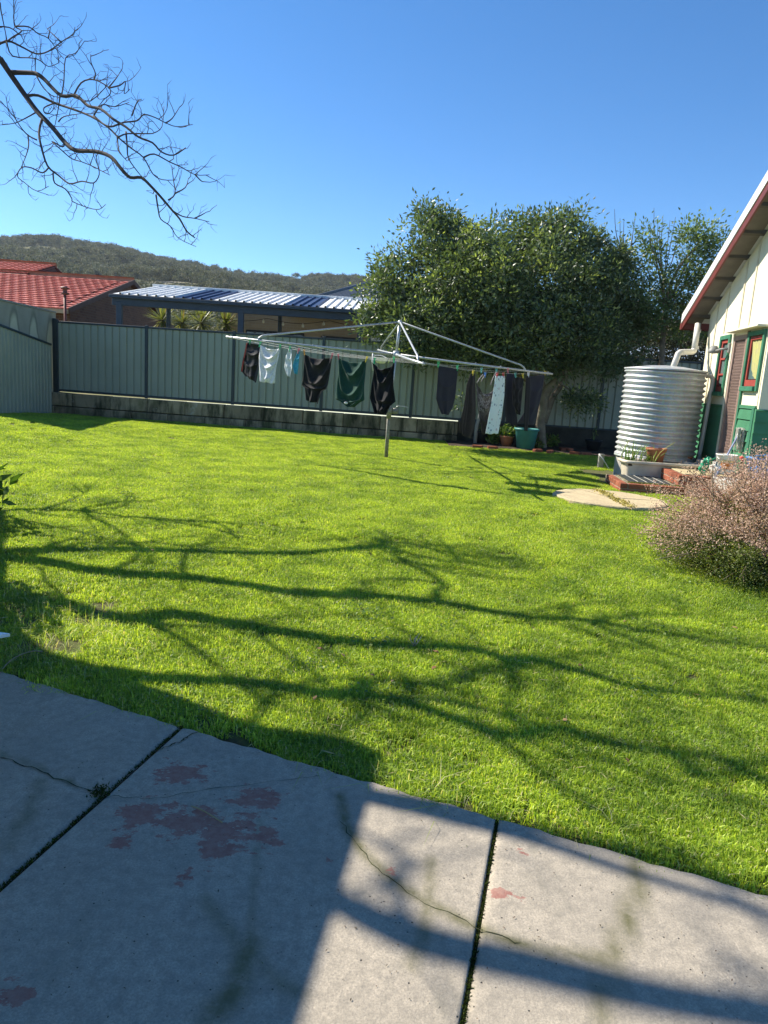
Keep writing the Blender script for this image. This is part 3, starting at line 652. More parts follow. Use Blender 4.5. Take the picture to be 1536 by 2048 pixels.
for i in range(nc):
    s = i*CH+.02; xo = (i % 2)*.15
    for j in range(30): tile_at(roof, HX-TWD*(j+1)+.02-(xo if j else 0), s, EVY, EVZ-.05, i)
for i in range(8):
    s = i*CH+.02
    for j in range(22): tile_at(roof2, UPX-TWD*(j+1)+.02, s, RDY-.1, RDZ-.05, i)
stuff(part('tiles_beyond', far, tilem, roof))
rid = M('ridge_tile', (.62, .30, .20), (.52, .24, .16), rough=.6, rnd=.12)
rme = MB().lathe([(.12, 0), (.125, .38)], n=8, a0=0, a1=pi).mesh('ridge_tile', rid)
for k in range(14): share('ridge_tile', rme, roof, (HX-.37*k, RDY, RDZ-.03), (0, -pi/2, 0))
for k in range(12): share('ridge_tile', rme, roof2, (UPX-.37*k, 31, upz-.03), (0, -pi/2, 0))
part('barge', MB().box((HX+.01, (EVY+RDY)/2, (EVZ+RDZ)/2-.07), (.03, sl, .16), Y=(0, cos(sa), sin(sa)), Z=(0, -sin(sa), cos(sa))), M('barge_wood', (.12, .06, .045)), tiled)
part('barge', MB().box((HX+.01, (BKY+RDY)/2, (EVZ+RDZ)/2-.07), (.03, sl, .16), Y=(0, cos(sa), -sin(sa)), Z=(0, sin(sa), cos(sa))), MATS['barge_wood'], tiled)
part('gutter', MB().bbox((-26, EVY-.13, EVZ-.17), (HX, EVY-.01, EVZ-.05)), M('cream_gutter', (.50, .36, .22)), tiled)
# flue pipe with its cowl standing in front of the roof
fp = P(130, 600, 22.2)
flue = thing('roof_flue', (fp.x, fp.y, .66), 'thin brown flue pipe with cowl in front of the red tiled roof', 'flue')
fm = M('flue_metal', (.20, .07, .05), rough=.5)
part('pipe', MB().tube([(fp.x, fp.y, .66), (fp.x, fp.y, P(130, 587, 22.2).z)], .04, 10), fm, flue, True)
part('cowl', MB().lathe([(.0, .22), (.13, .17), (.14, .15), (.06, .12), (.06, .04), (.13, .0), (.02, -.05)], (fp.x, fp.y, P(130, 587, 22.2).z), 14), fm, flue, True)

# ------------------------------------------------------------------ rear neighbour: pergola, house, yuccas
pm = M('pergola_steel', (.035, .055, .085), rough=.45, spec=.4)
PY0, PY1 = 21.0, 24.2; PX0, PX1 = -7.95, -.55
perg = thing('pergola', ((PX0+PX1)/2, PY0, .66), 'dark blue steel pergola with white ribbed roof behind back fence', 'pergola')
for px, y in ((239, PY0), (482, PY0), (722, PY0), (337, PY1), (560, PY1), (740, PY1)):
    x = P(px, 640, y).x; top = 3.2 if y == PY0 else 3.75
    part('post', MB().bevbox((x, y, (.66+top)/2), (.16 if y == PY0 else .12, .12, top-.66), .008), pm, perg)
part('beam', MB().bevbox(((PX0+PX1)/2, PY0, 3.22), (PX1-PX0+.1, .10, .24), .01), pm, perg)
part('gutter', MB().bevbox(((PX0+PX1)/2, PY0-.13, 3.335), (PX1-PX0+.16, .14, .09), .01), pm, perg)
part('beam', MB().bevbox(((PX0+PX1)/2, PY1, 3.78), (PX1-PX0, .10, .2), .01), pm, perg)
def rafter(x): return MB().box((x, (PY0+PY1)/2, 3.50), (.07, sqrt((PY1-PY0)**2+.56**2)-.12, .16), Y=(0, PY1-PY0, .56), Z=(0, -.56, PY1-PY0))
for x in np.linspace(PX0+.06, PX1-.06, 5): part('rafter', rafter(x), pm, perg)
white_sheet = M('pergola_white_roof', (.78, .79, .78), rough=.8, spec=.02)
blue_sheet = M('pergola_tinted_sheet', (.05, .08, .16), rough=.5, spec=.1)
RZ0, RZ1 = 3.40, 3.98
def pan(x0, x1, mat, nm):
    mb = MB(); n = max(1, round((x1-x0)/.24)); p = (x1-x0)/n; xs_ = []
    for k in range(n): xs_ += [(x0+k*p, 0), (x0+k*p+p*.72, 0), (x0+k*p+p*.76, .045), (x0+k*p+p*.94, .045), (x0+k*p+p*.98, 0)]
    xs_.append((x1, 0))
    mb.grid([[(x, PY0-.12, RZ0+z) for x, z in xs_], [(x, PY1+.1, RZ1+z) for x, z in xs_]])
    part(nm, mb, mat, perg, solid=.003)
xb = [PX0, P(383, 590, 22.5).x, P(452, 590, 22.5).x, P(588, 600, 22.5).x, P(648, 605, 22.5).x, PX1]
for i in range(5): pan(xb[i], xb[i+1], white_sheet if i % 2 == 0 else blue_sheet, 'roof_sheet')
part('back_flashing', MB().bevbox(((PX0+PX1)/2, PY1+.12, RZ1+.05), (PX1-PX0, .1, .09), .01), white_sheet, perg)
bulbm = M('bulb_glass', (.75, .7, .6), rough=.15, spec=.6); cordm = M('black_cord', (.01, .01, .012))
fest = thing('festoon_lights', (-4, 22.6, 3.1), 'string of small pale globes hanging under the pergola roof', 'string lights')
pts = [Vector((x, 22.4+.5*sin(x), 3.13-.12*abs(sin(x*1.6)))) for x in np.linspace(PX0+1.6, PX1-.4, 60)]
part('cord', MB().tube(pts, .008, 5), cordm, fest, True)
for k in range(4, 58, 7):
    p = pts[k]; part('globe', MB().lathe([(.0, -.12), (.03, -.11), (.042, -.075), (.03, -.04), (.018, -.025), (.018, 0), (0, .0)], p, 10), bulbm, fest, True)
def hb(a, b): return MB().bbox(a, b)
tanb = brickmat('tan_brick', (.42, .31, .19), (.36, .26, .16), (.40, .33, .24), 1)
rear = thing('rear_house', (-1, 27, .66), 'tan brick house with grey hipped metal roof behind the pergola', 'house')
HY = 25.6; wx0 = P(455, 660, HY).x; wx1 = P(738, 680, HY).x
def zpx(px, py, Y): return P(px, py, Y).z
part('wall', hb((wx0, HY, .6), (wx1, HY+.25, 3.5)), tanb, rear)
part('side_wall', hb((wx1-.02, HY-.6, .6), (wx1+1.6, HY+.2, 3.2)), M('pale_cladding', (.62, .60, .55), rough=.8), rear)
for (a, b) in ((492, 608), (642, 716)):
    x0 = P(a, 680, HY).x; x1 = P(b, 680, HY).x; zt = zpx((a+b)/2, 663 if a < 600 else 674, HY)
    w = part('window', hb((x0, HY-.06, .9), (x1, HY+.02, zt)), M('window_frame_dark', (.02, .025, .035), rough=.4), rear)
    n = 3
    for k in range(n):
        c0 = x0+(x1-x0)*k/n+.04; c1 = x0+(x1-x0)*(k+1)/n-.04
        part('pane', hb((c0, HY-.075, .98), (c1, HY-.062, zt-.07)), M('window_glass', (.035, .045, .06), rough=.06, spec=.8), w)
hr = M('rear_roof_metal', (.135, .14, .145), rough=.4, spec=.5)
ez = 3.85; rzt = zpx(775, 560, 31)
def roofquad(a, b, c, d, n=36, h=.04):
    rows0 = []; rows1 = []
    a, b, c, d = map(Vector, (a, b, c, d))
    for k in range(n):
        for t, hh in ((0, 0), (.55, 0), (.65, h), (.9, h)):
            u = (k+t)/n; rows0.append(a.lerp(b, u)+Vector((0, 0, hh))); rows1.append(d.lerp(c, u)+Vector((0, 0, hh)))
    rows0.append(b); rows1.append(c)
    return MB().grid([rows0, rows1])
e0 = P(585, 590, 26.2); r0 = P(775, 558, 31)
part('roof', roofquad((e0.x, 25.2, 3.78), (6.5, 25.2, 3.78), (6.5, 31, r0.z), (r0.x, 31, r0.z), 70), hr, rear, solid=.01)
part('roof_hip', roofquad((e0.x, 36.0, 3.78), (e0.x, 25.2, 3.78), (r0.x, 31, r0.z), (r0.x, 31.2, r0.z), 50), hr, rear, solid=.01)
part('ridge_cap', MB().tube([(e0.x, 25.2, 3.82), (r0.x, 31, r0.z+.05)], .06, 8), hr, rear, True)
part('fascia', hb((e0.x, 25.12, 3.62), (6.5, 25.19, 3.80)), M('fascia_dark', (.05, .055, .06)), rear)
part('soffit', hb((e0.x, 25.2, 3.56), (6.4, 25.58, 3.6)), M('fascia_dark', (.05, .055, .06)), rear)
yucm = leafmat('yucca_leaf', (.12, .15, .05), (.27, .29, .11), (.20, .14, .06), tr=.35, trc=(1.2, 1.2, .5), rough=.45)
ytr = M('yucca_trunk', (.16, .12, .08), (.10, .08, .05), rough=.95, scale=12, bmp=.5)
def yucca(px, py, Y, r, label):
    h = P(px, py, Y); root = thing('yucca', (h.x, Y, .66), label, 'yucca', 'yuccas behind the back fence')
    part('trunk', MB().tube([(h.x, Y, .6), (h.x+.04, Y, (h.z+.66)/2), (h.x, Y, h.z)], [.1, .08, .07], 8), ytr, root, True)
    N = 130; d = unit(N); d[:, 2] = d[:, 2]*.8+.15
    me = leafmesh('leaves', np.tile(np.array(h), (N, 1)), d, np.cross(d, np.cross(d, [0, 0, 1.])+1e-3), rng.uniform(.75, 1.1, N)*r, np.full(N, .055), rng.random(N), yucm)
    put_mesh('leaves', me, root).location = -wloc(root)
yucca(325, 640, 25.2, .70, 'left most spiky yucca between brick wall and pergola post')
yucca(365, 645, 25.6, .55, 'yucca partly hidden behind the back pergola post')
yucca(402, 645, 25.2, .70, 'middle yucca showing above the fence under the pergola')
yucca(452, 648, 25.0, .60, 'right hand yucca beside the tan brick wall')
# pale garage block seen right of the tree over the fence
gar = thing('far_garage', (6.3, 20.3, .66), 'low shed with pale blue metal roof edge beyond the fence near the tank', 'shed')
gp = P(1215, 694, 20.3); gq = P(1330, 700, 20.3)
part('wall', hb((gp.x-.5, 20.4, .6), (gq.x+2.5, 22.8, gp.z-.25)), M('garage_wall', (.22, .21, .19), rough=.9), gar)
part('roof', roofquad((gp.x-.7, 20.2, gp.z-.2), (gq.x+2.7, 20.2, gp.z-.2), (gq.x+2.7, 23, gp.z+.25), (gp.x-.7, 23, gp.z+.25), 24, .02), M('garage_roof', (.25, .31, .36), rough=.35, spec=.5), gar, solid=.02)

# ------------------------------------------------------------------ rotary clothes hoist
galv = M('galvanised_pipe', (.52, .53, .52), (.40, .41, .40), rough=.38, spec=.5, metal=.55, scale=30)
galv_old = M('old_pipe', (.33, .31, .26), (.22, .20, .16), rough=.6, metal=.2, scale=25)
HUB = P(792, 709, 13.0); APEX = P(800, 644, 12.98); TL = P(452, 674, 12.45); TR = P(1105, 748, 13.45); TN = P(848, 728, 10.2); TB = P(756, 700, 15.8)
PB = G(772, 919, .10); PW = P(778, 826, 13.2)
hoist = thing('clothes_hoist', (PB.x, PB.y, lz(PB.x, PB.y)), 'galvanised rotary clothes hoist hung with washing in the lawn', 'clothes hoist')
part('pole', MB().tube([(PB.x, PB.y, lz(PB.x, PB.y)-.1), (PW.x, PW.y, PW.z)], .034, 14), galv_old, hoist, True)
part('inner_shaft', MB().tube([PW, HUB-Vector((0, 0, .05))], .022, 12), galv, hoist, True)
wb = part('winder', MB().lathe([(0, -.10), (.042, -.10), (.045, -.02), (.062, .0), (.066, .06), (.05, .11), (.03, .13), (0, .13)], PW, 18), M('winder_iron', (.36, .34, .29), (.22, .21, .18), rough=.6, metal=.4, scale=20), hoist, True)
part('gear_housing', MB().lathe([(0, -.055), (.05, -.05), (.05, .05), (0, .055)], PW+Vector((.11, 0, .04)), 14), MATS['winder_iron'], wb, True)
q = PW+Vector((.12, -.03, .09)); part('crank_handle', MB().tube(catmull([q, q+Vector((.02, -.02, .04)), q+Vector((.10, -.02, .045)), q+Vector((.22, -.02, .03))]), .009, 8), galv, wb, True)
part('mast', MB().tube([HUB-Vector((0, 0, .08)), APEX], .026, 12), galv, hoist, True)
part('hub', MB().lathe([(0, -.07), (.05, -.07), (.06, -.03), (.06, .03), (.045, .06), (0, .06)], HUB, 14), galv, hoist, True)
part('apex_cap', MB().lathe([(0, -.05), (.04, -.05), (.045, 0), (.02, .03), (0, .035)], APEX, 12), galv, hoist, True)
TIPS = [TL, TN, TR, TB]
for T in TIPS:
    part('arm', MB().tube([HUB, HUB.lerp(T, .5)+Vector((0, 0, -.005)), T], [.021, .021, .019], 10), galv, hoist, True)
    e = HUB.lerp(T, .815); k = e+Vector((0, 0, .055)); j = APEX.lerp(k, .97)+Vector((0, 0, .015))
    part('stay', MB().tube([APEX]+catmull([APEX.lerp(j, .96), j, k.lerp(e, .4), e], 3), .016, 9), galv, hoist, True)
    for fr in (.5, .66, .82, .97):
        q = HUB.lerp(T, fr); part('wire_bracket', MB().tube([q-Vector((0, 0, .03)), q+Vector((0, 0, .035))], .008, 6), galv, hoist)
wire = M('wire_white', (.40, .41, .39), rough=.45)
SAG = {}
for fr in (.5, .66, .82, .97):
    for i in range(4):
        a = HUB.lerp(TIPS[i], fr); b = HUB.lerp(TIPS[(i+1) % 4], fr); sg = .055 if i < 2 else .03
        part('line_wire', MB().tube([a.lerp(b, t)-Vector((0, 0, sg*4*t*(1-t))) for t in np.linspace(0, 1, 13)], .0022, 5), wire, hoist)
# folded plastic peg basket on the back wires
bk = P(762, 716, 13.6)
basket = thing('peg_basket', bk-Vector((0, 0, .1)), 'white wire peg basket hanging beside the hoist mast', 'peg basket')
bwm = M('white_wire_plastic', (.78, .78, .74), rough=.4)
part('frame', MB().tube([P(746, 706, 13.2), P(745, 722, 13.2), P(746, 741, 13.2)], .014, 8), bwm, basket, True)
part('basin', MB().lathe([(0, -.10), (.07, -.095), (.11, -.05), (.13, .0), (.14, .01), (.125, .01), (.10, -.045), (.06, -.085), (0, -.09)], bk, 18), bwm, basket, True)
part('hanger', MB().tube([P(746, 706, 13.2), bk+Vector((-.12, 0, .04)), bk+Vector((0, 0, .05)), bk+Vector((.13, 0, .0))], .006, 6), bwm, basket, True)

# ------------------------------------------------------------------ washing
def plane(a, b, off=0):
    d = Vector((b.x-a.x, b.y-a.y, 0)).normalized(); n = Vector((d.y, -d.x, 0))
    if n.y > 0: n = -n
    return a-n*off, n, d
LNp = plane(HUB.lerp(TL, .97), HUB.lerp(TN, .97)); NRp = plane(HUB.lerp(TN, .97), HUB.lerp(TR, .97)); NRi = plane(HUB.lerp(TN, .97), HUB.lerp(TR, .97), .24)
def cloth(name, c, c2=None, sheen=.08, rough=.85):
    m = M(name, c, c2, rough=rough, spec=.15, scale=40, var=.25); m.node_tree.nodes['Principled BSDF'].inputs['Sheen Weight'].default_value = sheen; return m
blackc = cloth('black_cotton', (.012, .012, .014)); blackc2 = cloth('black_jersey', (.022, .021, .022)); navyc = cloth('navy_cotton', (.022, .022, .035)); brownc = cloth('dark_brown_cotton', (.034, .027, .026))
def lump0(c, r):
    return MB().grid([[(c.x+r[0]*sin(t)*cos(a), c.y+r[1]*sin(t)*sin(a), c.z+r[2]*cos(t)) for a in np.linspace(0, 2*pi, 13)] for t in np.linspace(0, pi, 9)])
def garment(label, cat, left, right, pl, mat, swag=0., folds=5, amp=.03, seed=0, nr=56, ncl=36, name=None, edge=None, topsag=.0):
    A, n, d = pl; r = random.Random(seed); ph = [r.uniform(0, 6.28) for _ in range(6)]
    rows = []
    for i in range(nr+1):
        v = i/nr; L = PL(*lerp_poly(left, v), A, n); R = PL(*lerp_poly(right, v), A, n); row = []
        for j in range(ncl+1):
            u = j/ncl; p = L.lerp(R, u); w = (R-L).length
            uu = u+.10*sin(u*5+ph[3])+.05*sin(v*4+ph[2]); f = sin(uu*folds*4.1+ph[0]+1.3*sin(v*2.3+ph[1]))*.55*(.5+.5*sin(u*3.7+ph[4]))+sin(uu*folds*2.3+ph[2]-v*1.5)*.5
            dis = amp*f*(.25+.75*v)
            if swag: # folds hanging in curves from the two pegs
                c = v*7.5-(1-(2*u-1)**2)*2.8*swag
                dis += amp*1.5*swag*(1-abs(sin(c*1.4+ph[3]))**.7*2)*math.exp(-v*1.1)*(1-abs(2*u-1)**3)
                dis += amp*.7*sin((abs(2*u-1)*2.4+v*1.1)*3.1+ph[4])*v*swag
            p = p+n*dis-Vector((0, 0, topsag*w*(1-(2*u-1)**2)*(1-v)**2)) - Vector((0, 0, .02*w*sin(u*folds*4+ph[5])*v**4))
            row.append(p)
        rows.append(row)
    o = part(name or cat.replace(' ', '_'), MB().grid(rows), mat, None, True, solid=.006)
    tag(o, label, cat, 'washing on the hoist'); return o
g = garment('black sports shorts with dark red side stripe, left end of washing', 'shorts', [(494, 685), (490, 705), (485, 725), (482, 742), (489, 752)], [(521, 690), (521, 710), (518, 728), (515, 748), (512, 765)], LNp, cloth('black_nylon', (.012, .012, .014), rough=.5), .4, 3, .03, 1, name='shorts')
o = garment('stripe', 'x', [(493, 686), (489, 705), (484.5, 725), (481.5, 743)], [(495, 686), (491.5, 705), (487, 725), (484.5, 744)], (LNp[0]+LNp[1]*.012, LNp[1], LNp[2]), cloth('dark_red', (.17, .02, .018)), 0, 1, .005, 1, name='side_stripe')
for k in ('label', 'category', 'group'): del o[k]
o.parent = g; o.location = wloc(o)-wloc(g)
garment('white singlet pegged between black shorts and small white cloth', 'singlet', [(521, 690), (519, 715), (520, 740), (519, 763)], [(560, 696), (557, 718), (552, 738), (547, 767)], LNp, cloth('white_cotton', (.78, .78, .80)), 1., 3, .03, 2, topsag=.10)
garment('small white cloth on a single green peg', 'cloth', [(577, 699), (572, 715), (570, 735), (576, 752)], [(583, 699), (584, 720), (585, 735), (580, 755)], LNp, cloth('white_cotton2', (.74, .76, .76)), .3, 2, .03, 3, ncl=14)
garment('small turquoise cloth on a single red peg', 'cloth', [(595, 704), (590, 718), (586, 732), (590, 747)], [(600, 704), (598, 720), (596, 736), (593, 749)], LNp, cloth('turquoise_cotton', (.07, .36, .50)), .3, 2, .03, 4, ncl=14)
garment('black t-shirt hung by its hem left of the green one', 't-shirt', [(608, 708), (607, 735), (605, 762), (604, 770), (610, 776), (612, 800)], [(664, 713), (660, 740), (656, 768), (654, 778), (645, 783), (636, 808)], LNp, blackc2, 1., 4, .034, 5, name='t_shirt', topsag=.10)
garment('dark green t-shirt hung by its hem', 't-shirt', [(677, 716), (677, 745), (673, 778), (671, 798), (681, 803), (692, 813)], [(733, 720), (731, 745), (728, 775), (728, 800), (718, 804), (705, 814)], LNp, cloth('bottle_green_cotton', (.018, .062, .045)), 1., 4, .034, 6, name='t_shirt', topsag=.10)
garment('black top with scooped neck hanging in front of the mast', 'top', [(744, 724), (747, 742), (743, 765), (739, 795), (745, 812), (750, 827)], [(789, 723), (786, 745), (785, 772), (790, 803), (780, 812), (772, 829)], LNp, blackc, 1., 4, .034, 7, name='blouse', topsag=.28)
garment('navy bodysuit alone on the right front line', 'bodysuit', [(877, 732), (874, 770), (872, 797), (878, 815), (884, 828)], [(916, 738), (913, 770), (911, 795), (906, 815), (898, 830)], NRp, navyc, .3, 2, .02, 8)
garment('long dark brown dress hanging furthest left of the right group', 'dress', [(941, 748), (933, 770), (928, 810), (920, 850), (921, 866)], [(950, 748), (951, 790), (951, 830), (946, 856), (939, 877)], NRp, brownc, .1, 4, .035, 9)
def printmat():
    m, n, l = _nt('printed_brown'); bs = n['Principled BSDF']
    f = ramp(n, l, noise(n, l, 16, 3, rough=.8), [(.50, 0.), (.53, 1.), (.56, 0.)])
    z = n.new('ShaderNodeSeparateXYZ'); l.new(n.new('ShaderNodeNewGeometry').outputs['Position'], z.inputs[0])
    zm = math_(n, l, 'MULTIPLY', ramp(n, l, math_(n, l, 'SUBTRACT', z.outputs[2], 1.05), [(.0, 0.), (.12, 1.), (.42, 1.), (.5, 0.)]), .7)
    l.new(mixc(n, l, math_(n, l, 'MULTIPLY', f, zm), (.028, .022, .025), (.42, .42, .44)), bs.inputs['Base Color']); bs.inputs['Roughness'].default_value = .85
    return m
g = garment('dark dress with pale scribbled print and thin straps', 'dress', [(953, 764), (954, 790), (956, 820), (962, 850), (964, 866)], [(992, 772), (988, 795), (981, 830), (974, 850), (968, 869)], NRi, printmat(), .6, 4, .03, 10, topsag=.25)
A, n_, d_ = NRi
for a, b in (((966, 749), (954, 766)), ((972, 748), (962, 764)), ((993, 743), (981, 770)), ((994, 743), (989, 774))):
    part('strap', MB().tube([PL(*a, A, n_), PL((a[0]+b[0])/2-1, (a[1]+b[1])/2, A, n_), PL(*b, A, n_)], .008, 6), M('pale_strap', (.25, .22, .23)), g, True)
def floral():
    m, n, l = _nt('floral_cotton'); bs = n['Principled BSDF']; pos = n.new('ShaderNodeNewGeometry').outputs['Position']
    c = (.62, .74, .76)
    for sc, colr, th in ((11, (.10, .17, .28), .16), (8, (.42, .36, .40), .14), (15, (.16, .30, .28), .13)):
        v = n.new('ShaderNodeTexVoronoi'); v.inputs['Scale'].default_value = sc; l.new(pos, v.inputs['Vector'])
        c = mixc(n, l, math_(n, l, 'MULTIPLY', ramp(n, l, v.outputs['Distance'], [(th, 1.), (th+.07, 0.)]), .8), c, colr)
    l.new(c, bs.inputs['Base Color']); bs.inputs['Roughness'].default_value = .8
    return m
garment('long pale blue floral dress on two red pegs', 'dress', [(991, 752), (986, 790), (979, 830), (972, 868)], [(1009, 752), (1008, 790), (1003, 830), (997, 867)], NRp, floral(), .1, 3, .035, 11)
garment('black trousers hanging just right of the floral dress', 'trousers', [(1014, 745), (1011, 780), (1010, 815), (1014, 845)], [(1030, 748), (1030, 790), (1032, 820), (1034, 852)], NRi, navyc, .1, 2, .03, 12)
garment('black lace top between trousers and leggings', 'top', [(1027, 754), (1025, 785), (1027, 812), (1036, 828)], [(1048, 755), (1045, 785), (1043, 815), (1040, 830)], NRp, blackc, .5, 3, .03, 13, name='lace_top')
garment('narrow black leggings hanging lowest on right line', 'leggings', [(1053, 752), (1051, 790), (1048, 830), (1047, 861)], [(1061, 752), (1060, 790), (1059, 830), (1056, 863)], NRp, blackc, 0, 1, .02, 14, ncl=12)
garment('wide navy sheet pegged near the right arm tip', 'sheet', [(1060, 753), (1056, 790), (1050, 825), (1036, 846)], [(1090, 749), (1085, 780), (1078, 815), (1072, 850)], NRi, navyc, .3, 3, .03, 15, name='bed_sheet')
for (px, py), nm, par in (((692, 806), 'neck_label', 't_shirt.001'),):
    tgt = bpy.data.objects.get(par)
    if tgt: part(nm, lump0(PL(px, py, LNp[0]+LNp[1]*.05, LNp[1]), (.03, .008, .018)), M('label_white', (.8, .8, .78)), tgt, True)
PEG = {'green': (.03, .42, .16), 'red': (.55, .07, .07), 'yellow': (.65, .50, .04), 'blue': (.05, .2, .55), 'teal': (.10, .38, .34), 'white': (.75, .75, .75), 'pink': (.55, .16, .18), 'orange': (.6, .3, .04)}
def peg_mesh(c):
    mb = MB(); mt = M('peg_'+c, PEG[c], rough=.45, spec=.4)
    for s in (-1, 1):
        mb.bevbox((0, s*.008, .0), (.013, .007, .078), .002, (1, 0, 0), (0, s*.10, 1))
    mb.tube([(-.009, 0, .008), (.009, 0, .008)], .008, 8)
    return mb.mesh('peg', mt)
PM = {}
def peg(px, py, c, pl, label):
    if c not in PM: PM[c] = peg_mesh(c)
    p = PL(px, py, pl[0], pl[1]); o = share('peg', PM[c], None, p-Vector((0, 0, .005)), (random.uniform(-.15, .15), random.uniform(-.25, .25), atan2(pl[2].y, pl[2].x))); o.scale = (1.15,)*3
    tag(o, label, 'peg', 'clothes pegs on the hoist')
for px, py, c, pl, lb in ((500, 683, 'green', LNp, 'green peg nearest the left arm tip, on black shorts'), (520, 688, 'green', LNp, 'green peg shared by black shorts and white singlet'), (560, 693, 'green', LNp, 'green peg at right corner of white singlet'),
    (580, 697, 'green', LNp, 'green peg holding the small white cloth'), (597, 701, 'pink', LNp, 'pink peg holding the small turquoise cloth'), (609, 704, 'orange', LNp, 'orange peg at left corner of black t-shirt'), (664, 711, 'pink', LNp, 'pink peg at right corner of black t-shirt'),
    (677, 713, 'pink', LNp, 'pink peg at left corner of green t-shirt'), (733, 718, 'yellow', LNp, 'yellow peg at right corner of green t-shirt'), (749, 721, 'green', LNp, 'green peg at left shoulder of scoop neck black top'), (788, 719, 'green', LNp, 'green peg at right shoulder of scoop neck black top'),
    (877, 728, 'green', NRp, 'green peg at left corner of navy bodysuit'), (915, 735, 'green', NRp, 'green peg at right corner of navy bodysuit'), (946, 745, 'yellow', NRp, 'yellow peg on long dark brown dress'), (963, 740, 'teal', NRi, 'teal peg above the blue peg on dark dress strap'),
    (970, 749, 'blue', NRi, 'blue peg on left strap of printed dark dress'), (993, 742, 'teal', NRi, 'teal peg on right strap of printed dark dress'), (994, 750, 'red', NRp, 'red peg at left of pale floral dress'), (1007, 750, 'red', NRp, 'red peg at right of pale floral dress'),
    (1016, 741, 'pink', NRi, 'pink peg on black trousers'), (1031, 750, 'teal', NRp, 'teal peg at left of black lace top'), (1046, 751, 'yellow', NRp, 'yellow peg at right of black lace top'), (1057, 749, 'white', NRp, 'white peg on black leggings'), (1090, 746, 'yellow', NRi, 'yellow peg nearest the right arm tip')):
    peg(px, py, c, pl, lb)

# ------------------------------------------------------------------ house on the right
YAW = radians(8.1); WD = Vector((sin(YAW), cos(YAW), 0)); WO = Vector((-cos(YAW), sin(YAW), 0)); WA = Vector((5.45, 11.8, 0))
def H(s, o, z): return WA+WD*s+WO*o+Vector((0, 0, z))
def hbox(s0, s1, o0, o1, z0, z1, bev=0):
    c = H((s0+s1)/2, (o0+o1)/2, (z0+z1)/2); sz = (abs(s1-s0), abs(o1-o0), abs(z1-z0))
    return MB().bevbox(c, sz, bev, WD) if bev else MB().box(c, sz, WD)
cream = M('cream_fibro', (.74, .69, .52), (.69, .64, .48), rough=.8, spec=.2, scale=1.5, c3=(.55, .50, .38), scale3=5, lo3=.62, hi3=.8)
greenp = M('green_weatherboard', (.055, .20, .105), (.045, .165, .085), rough=.6, spec=.3, scale=5, rnd=.08)
greent = M('green_trim', (.05, .19, .11), (.04, .15, .09), rough=.5); redp = M('red_trim', (.36, .065, .05), rough=.5)
fascr = M('maroon_fascia', (.15, .035, .03), (.12, .03, .025), rough=.5)
house = thing('cottage', H(0, -1.5, .15), 'cream and green weatherboard cottage with red trim at the right edge', 'house')
SF, SN = 2.0, -1.13
def roofz(s): return 3.93-.405*s       # underside of the roof at the wall line
for a, b, z0_, z1_ in ((1.02, SF, 1.52, None), (.60, 1.02, 1.52, 1.73), (.60, 1.02, 2.60, None), (.33, .60, 1.52, None), (-.31, .33, 2.62, None), (-.44, -.31, 1.52, None), (-1.02, -.44, 1.52, 1.82), (-1.02, -.44, 2.57, None), (SN, -1.02, 1.52, None)):
    za = z1_ or roofz(a); zb_ = z1_ or roofz(b); g_ = .0015
    vs = [H(a+g_, o, z0_+g_) for o in (0, -.1)]+[H(b-g_, o, z0_+g_) for o in (-.1, 0)]+[H(a+g_, 0, za-g_), H(a+g_, -.1, za-g_), H(b-g_, -.1, zb_-g_), H(b-g_, 0, zb_-g_)]
    part('wall_panel', MB().add(vs, [(0, 1, 2, 3), (4, 7, 6, 5), (0, 4, 5, 1), (1, 5, 6, 2), (2, 6, 7, 3), (3, 7, 4, 0)]), cream, house)
for s in (1.02, .25, -.22, 1.55):
    part('cover_strip', hbox(s-.025, s+.025, .002, .014, 2.72 if s < 1.5 else 1.53, roofz(s)-.02), M('cover_strip', (.66, .60, .44)), house)
part('stud_wall', hbox(SN+.01, SF-.01, -.16, -.105, .2, 3.1), M('inner_dark', (.05, .05, .05)), house)
zb = .52; k = 0
while zb < 1.5:
    zt = min(zb+.163, 1.52)
    for a, b in ((.37, SF), (SN+.1, -.36)):
        vs = [H(s, o, z) for s in (a, b) for o, z in ((-.08, zb), (.030, zb), (.008, zt), (-.08, zt))]
        part('weatherboard', MB().add(vs, [(0, 1, 2, 3), (7, 6, 5, 4), (1, 5, 6, 2), (0, 4, 5, 1), (2, 6, 7, 3)]), greenp, house)
    zb = zt; k += 1
part('corner_board', hbox(SN-.005, SN+.095, -.09, .032, .45, 1.52, .004), greent, house)
part('corner_board', hbox(SF-.09, SF, -.09, .034, .45, 1.52, .004), greent, house)
part('sill_board', hbox(-.355, SN, .0, .022, 1.50, 1.545, .004), greenp, house)
part('foundation', hbox(SN, SF, -.1, -.02, -.1, .52), M('stump_dark', (.06, .055, .05)), house)
# near face turning away to the right
ND = -WO
part('near_wall', MB().box(WA+WD*(SN-.03)+ND*1.31+Vector((0, 0, 2.7)), (2.6, .06, 2.4), ND), cream, house)
zb = .5
while zb < 1.5:
    zt = min(zb+.163, 1.5); c0 = WA+WD*SN; vs = []
    for e in (.0, 2.6):
        for o, z in ((.0, zb), (-.09, zb), (-.068, zt), (0, zt)): vs.append(c0+ND*(e-.02)+WD*o+Vector((0, 0, z)))
    part('weatherboard', MB().add(vs, [(3, 2, 1, 0), (4, 5, 6, 7), (1, 2, 6, 5), (0, 1, 5, 4), (2, 3, 7, 6)]), greenp, house); zb = zt
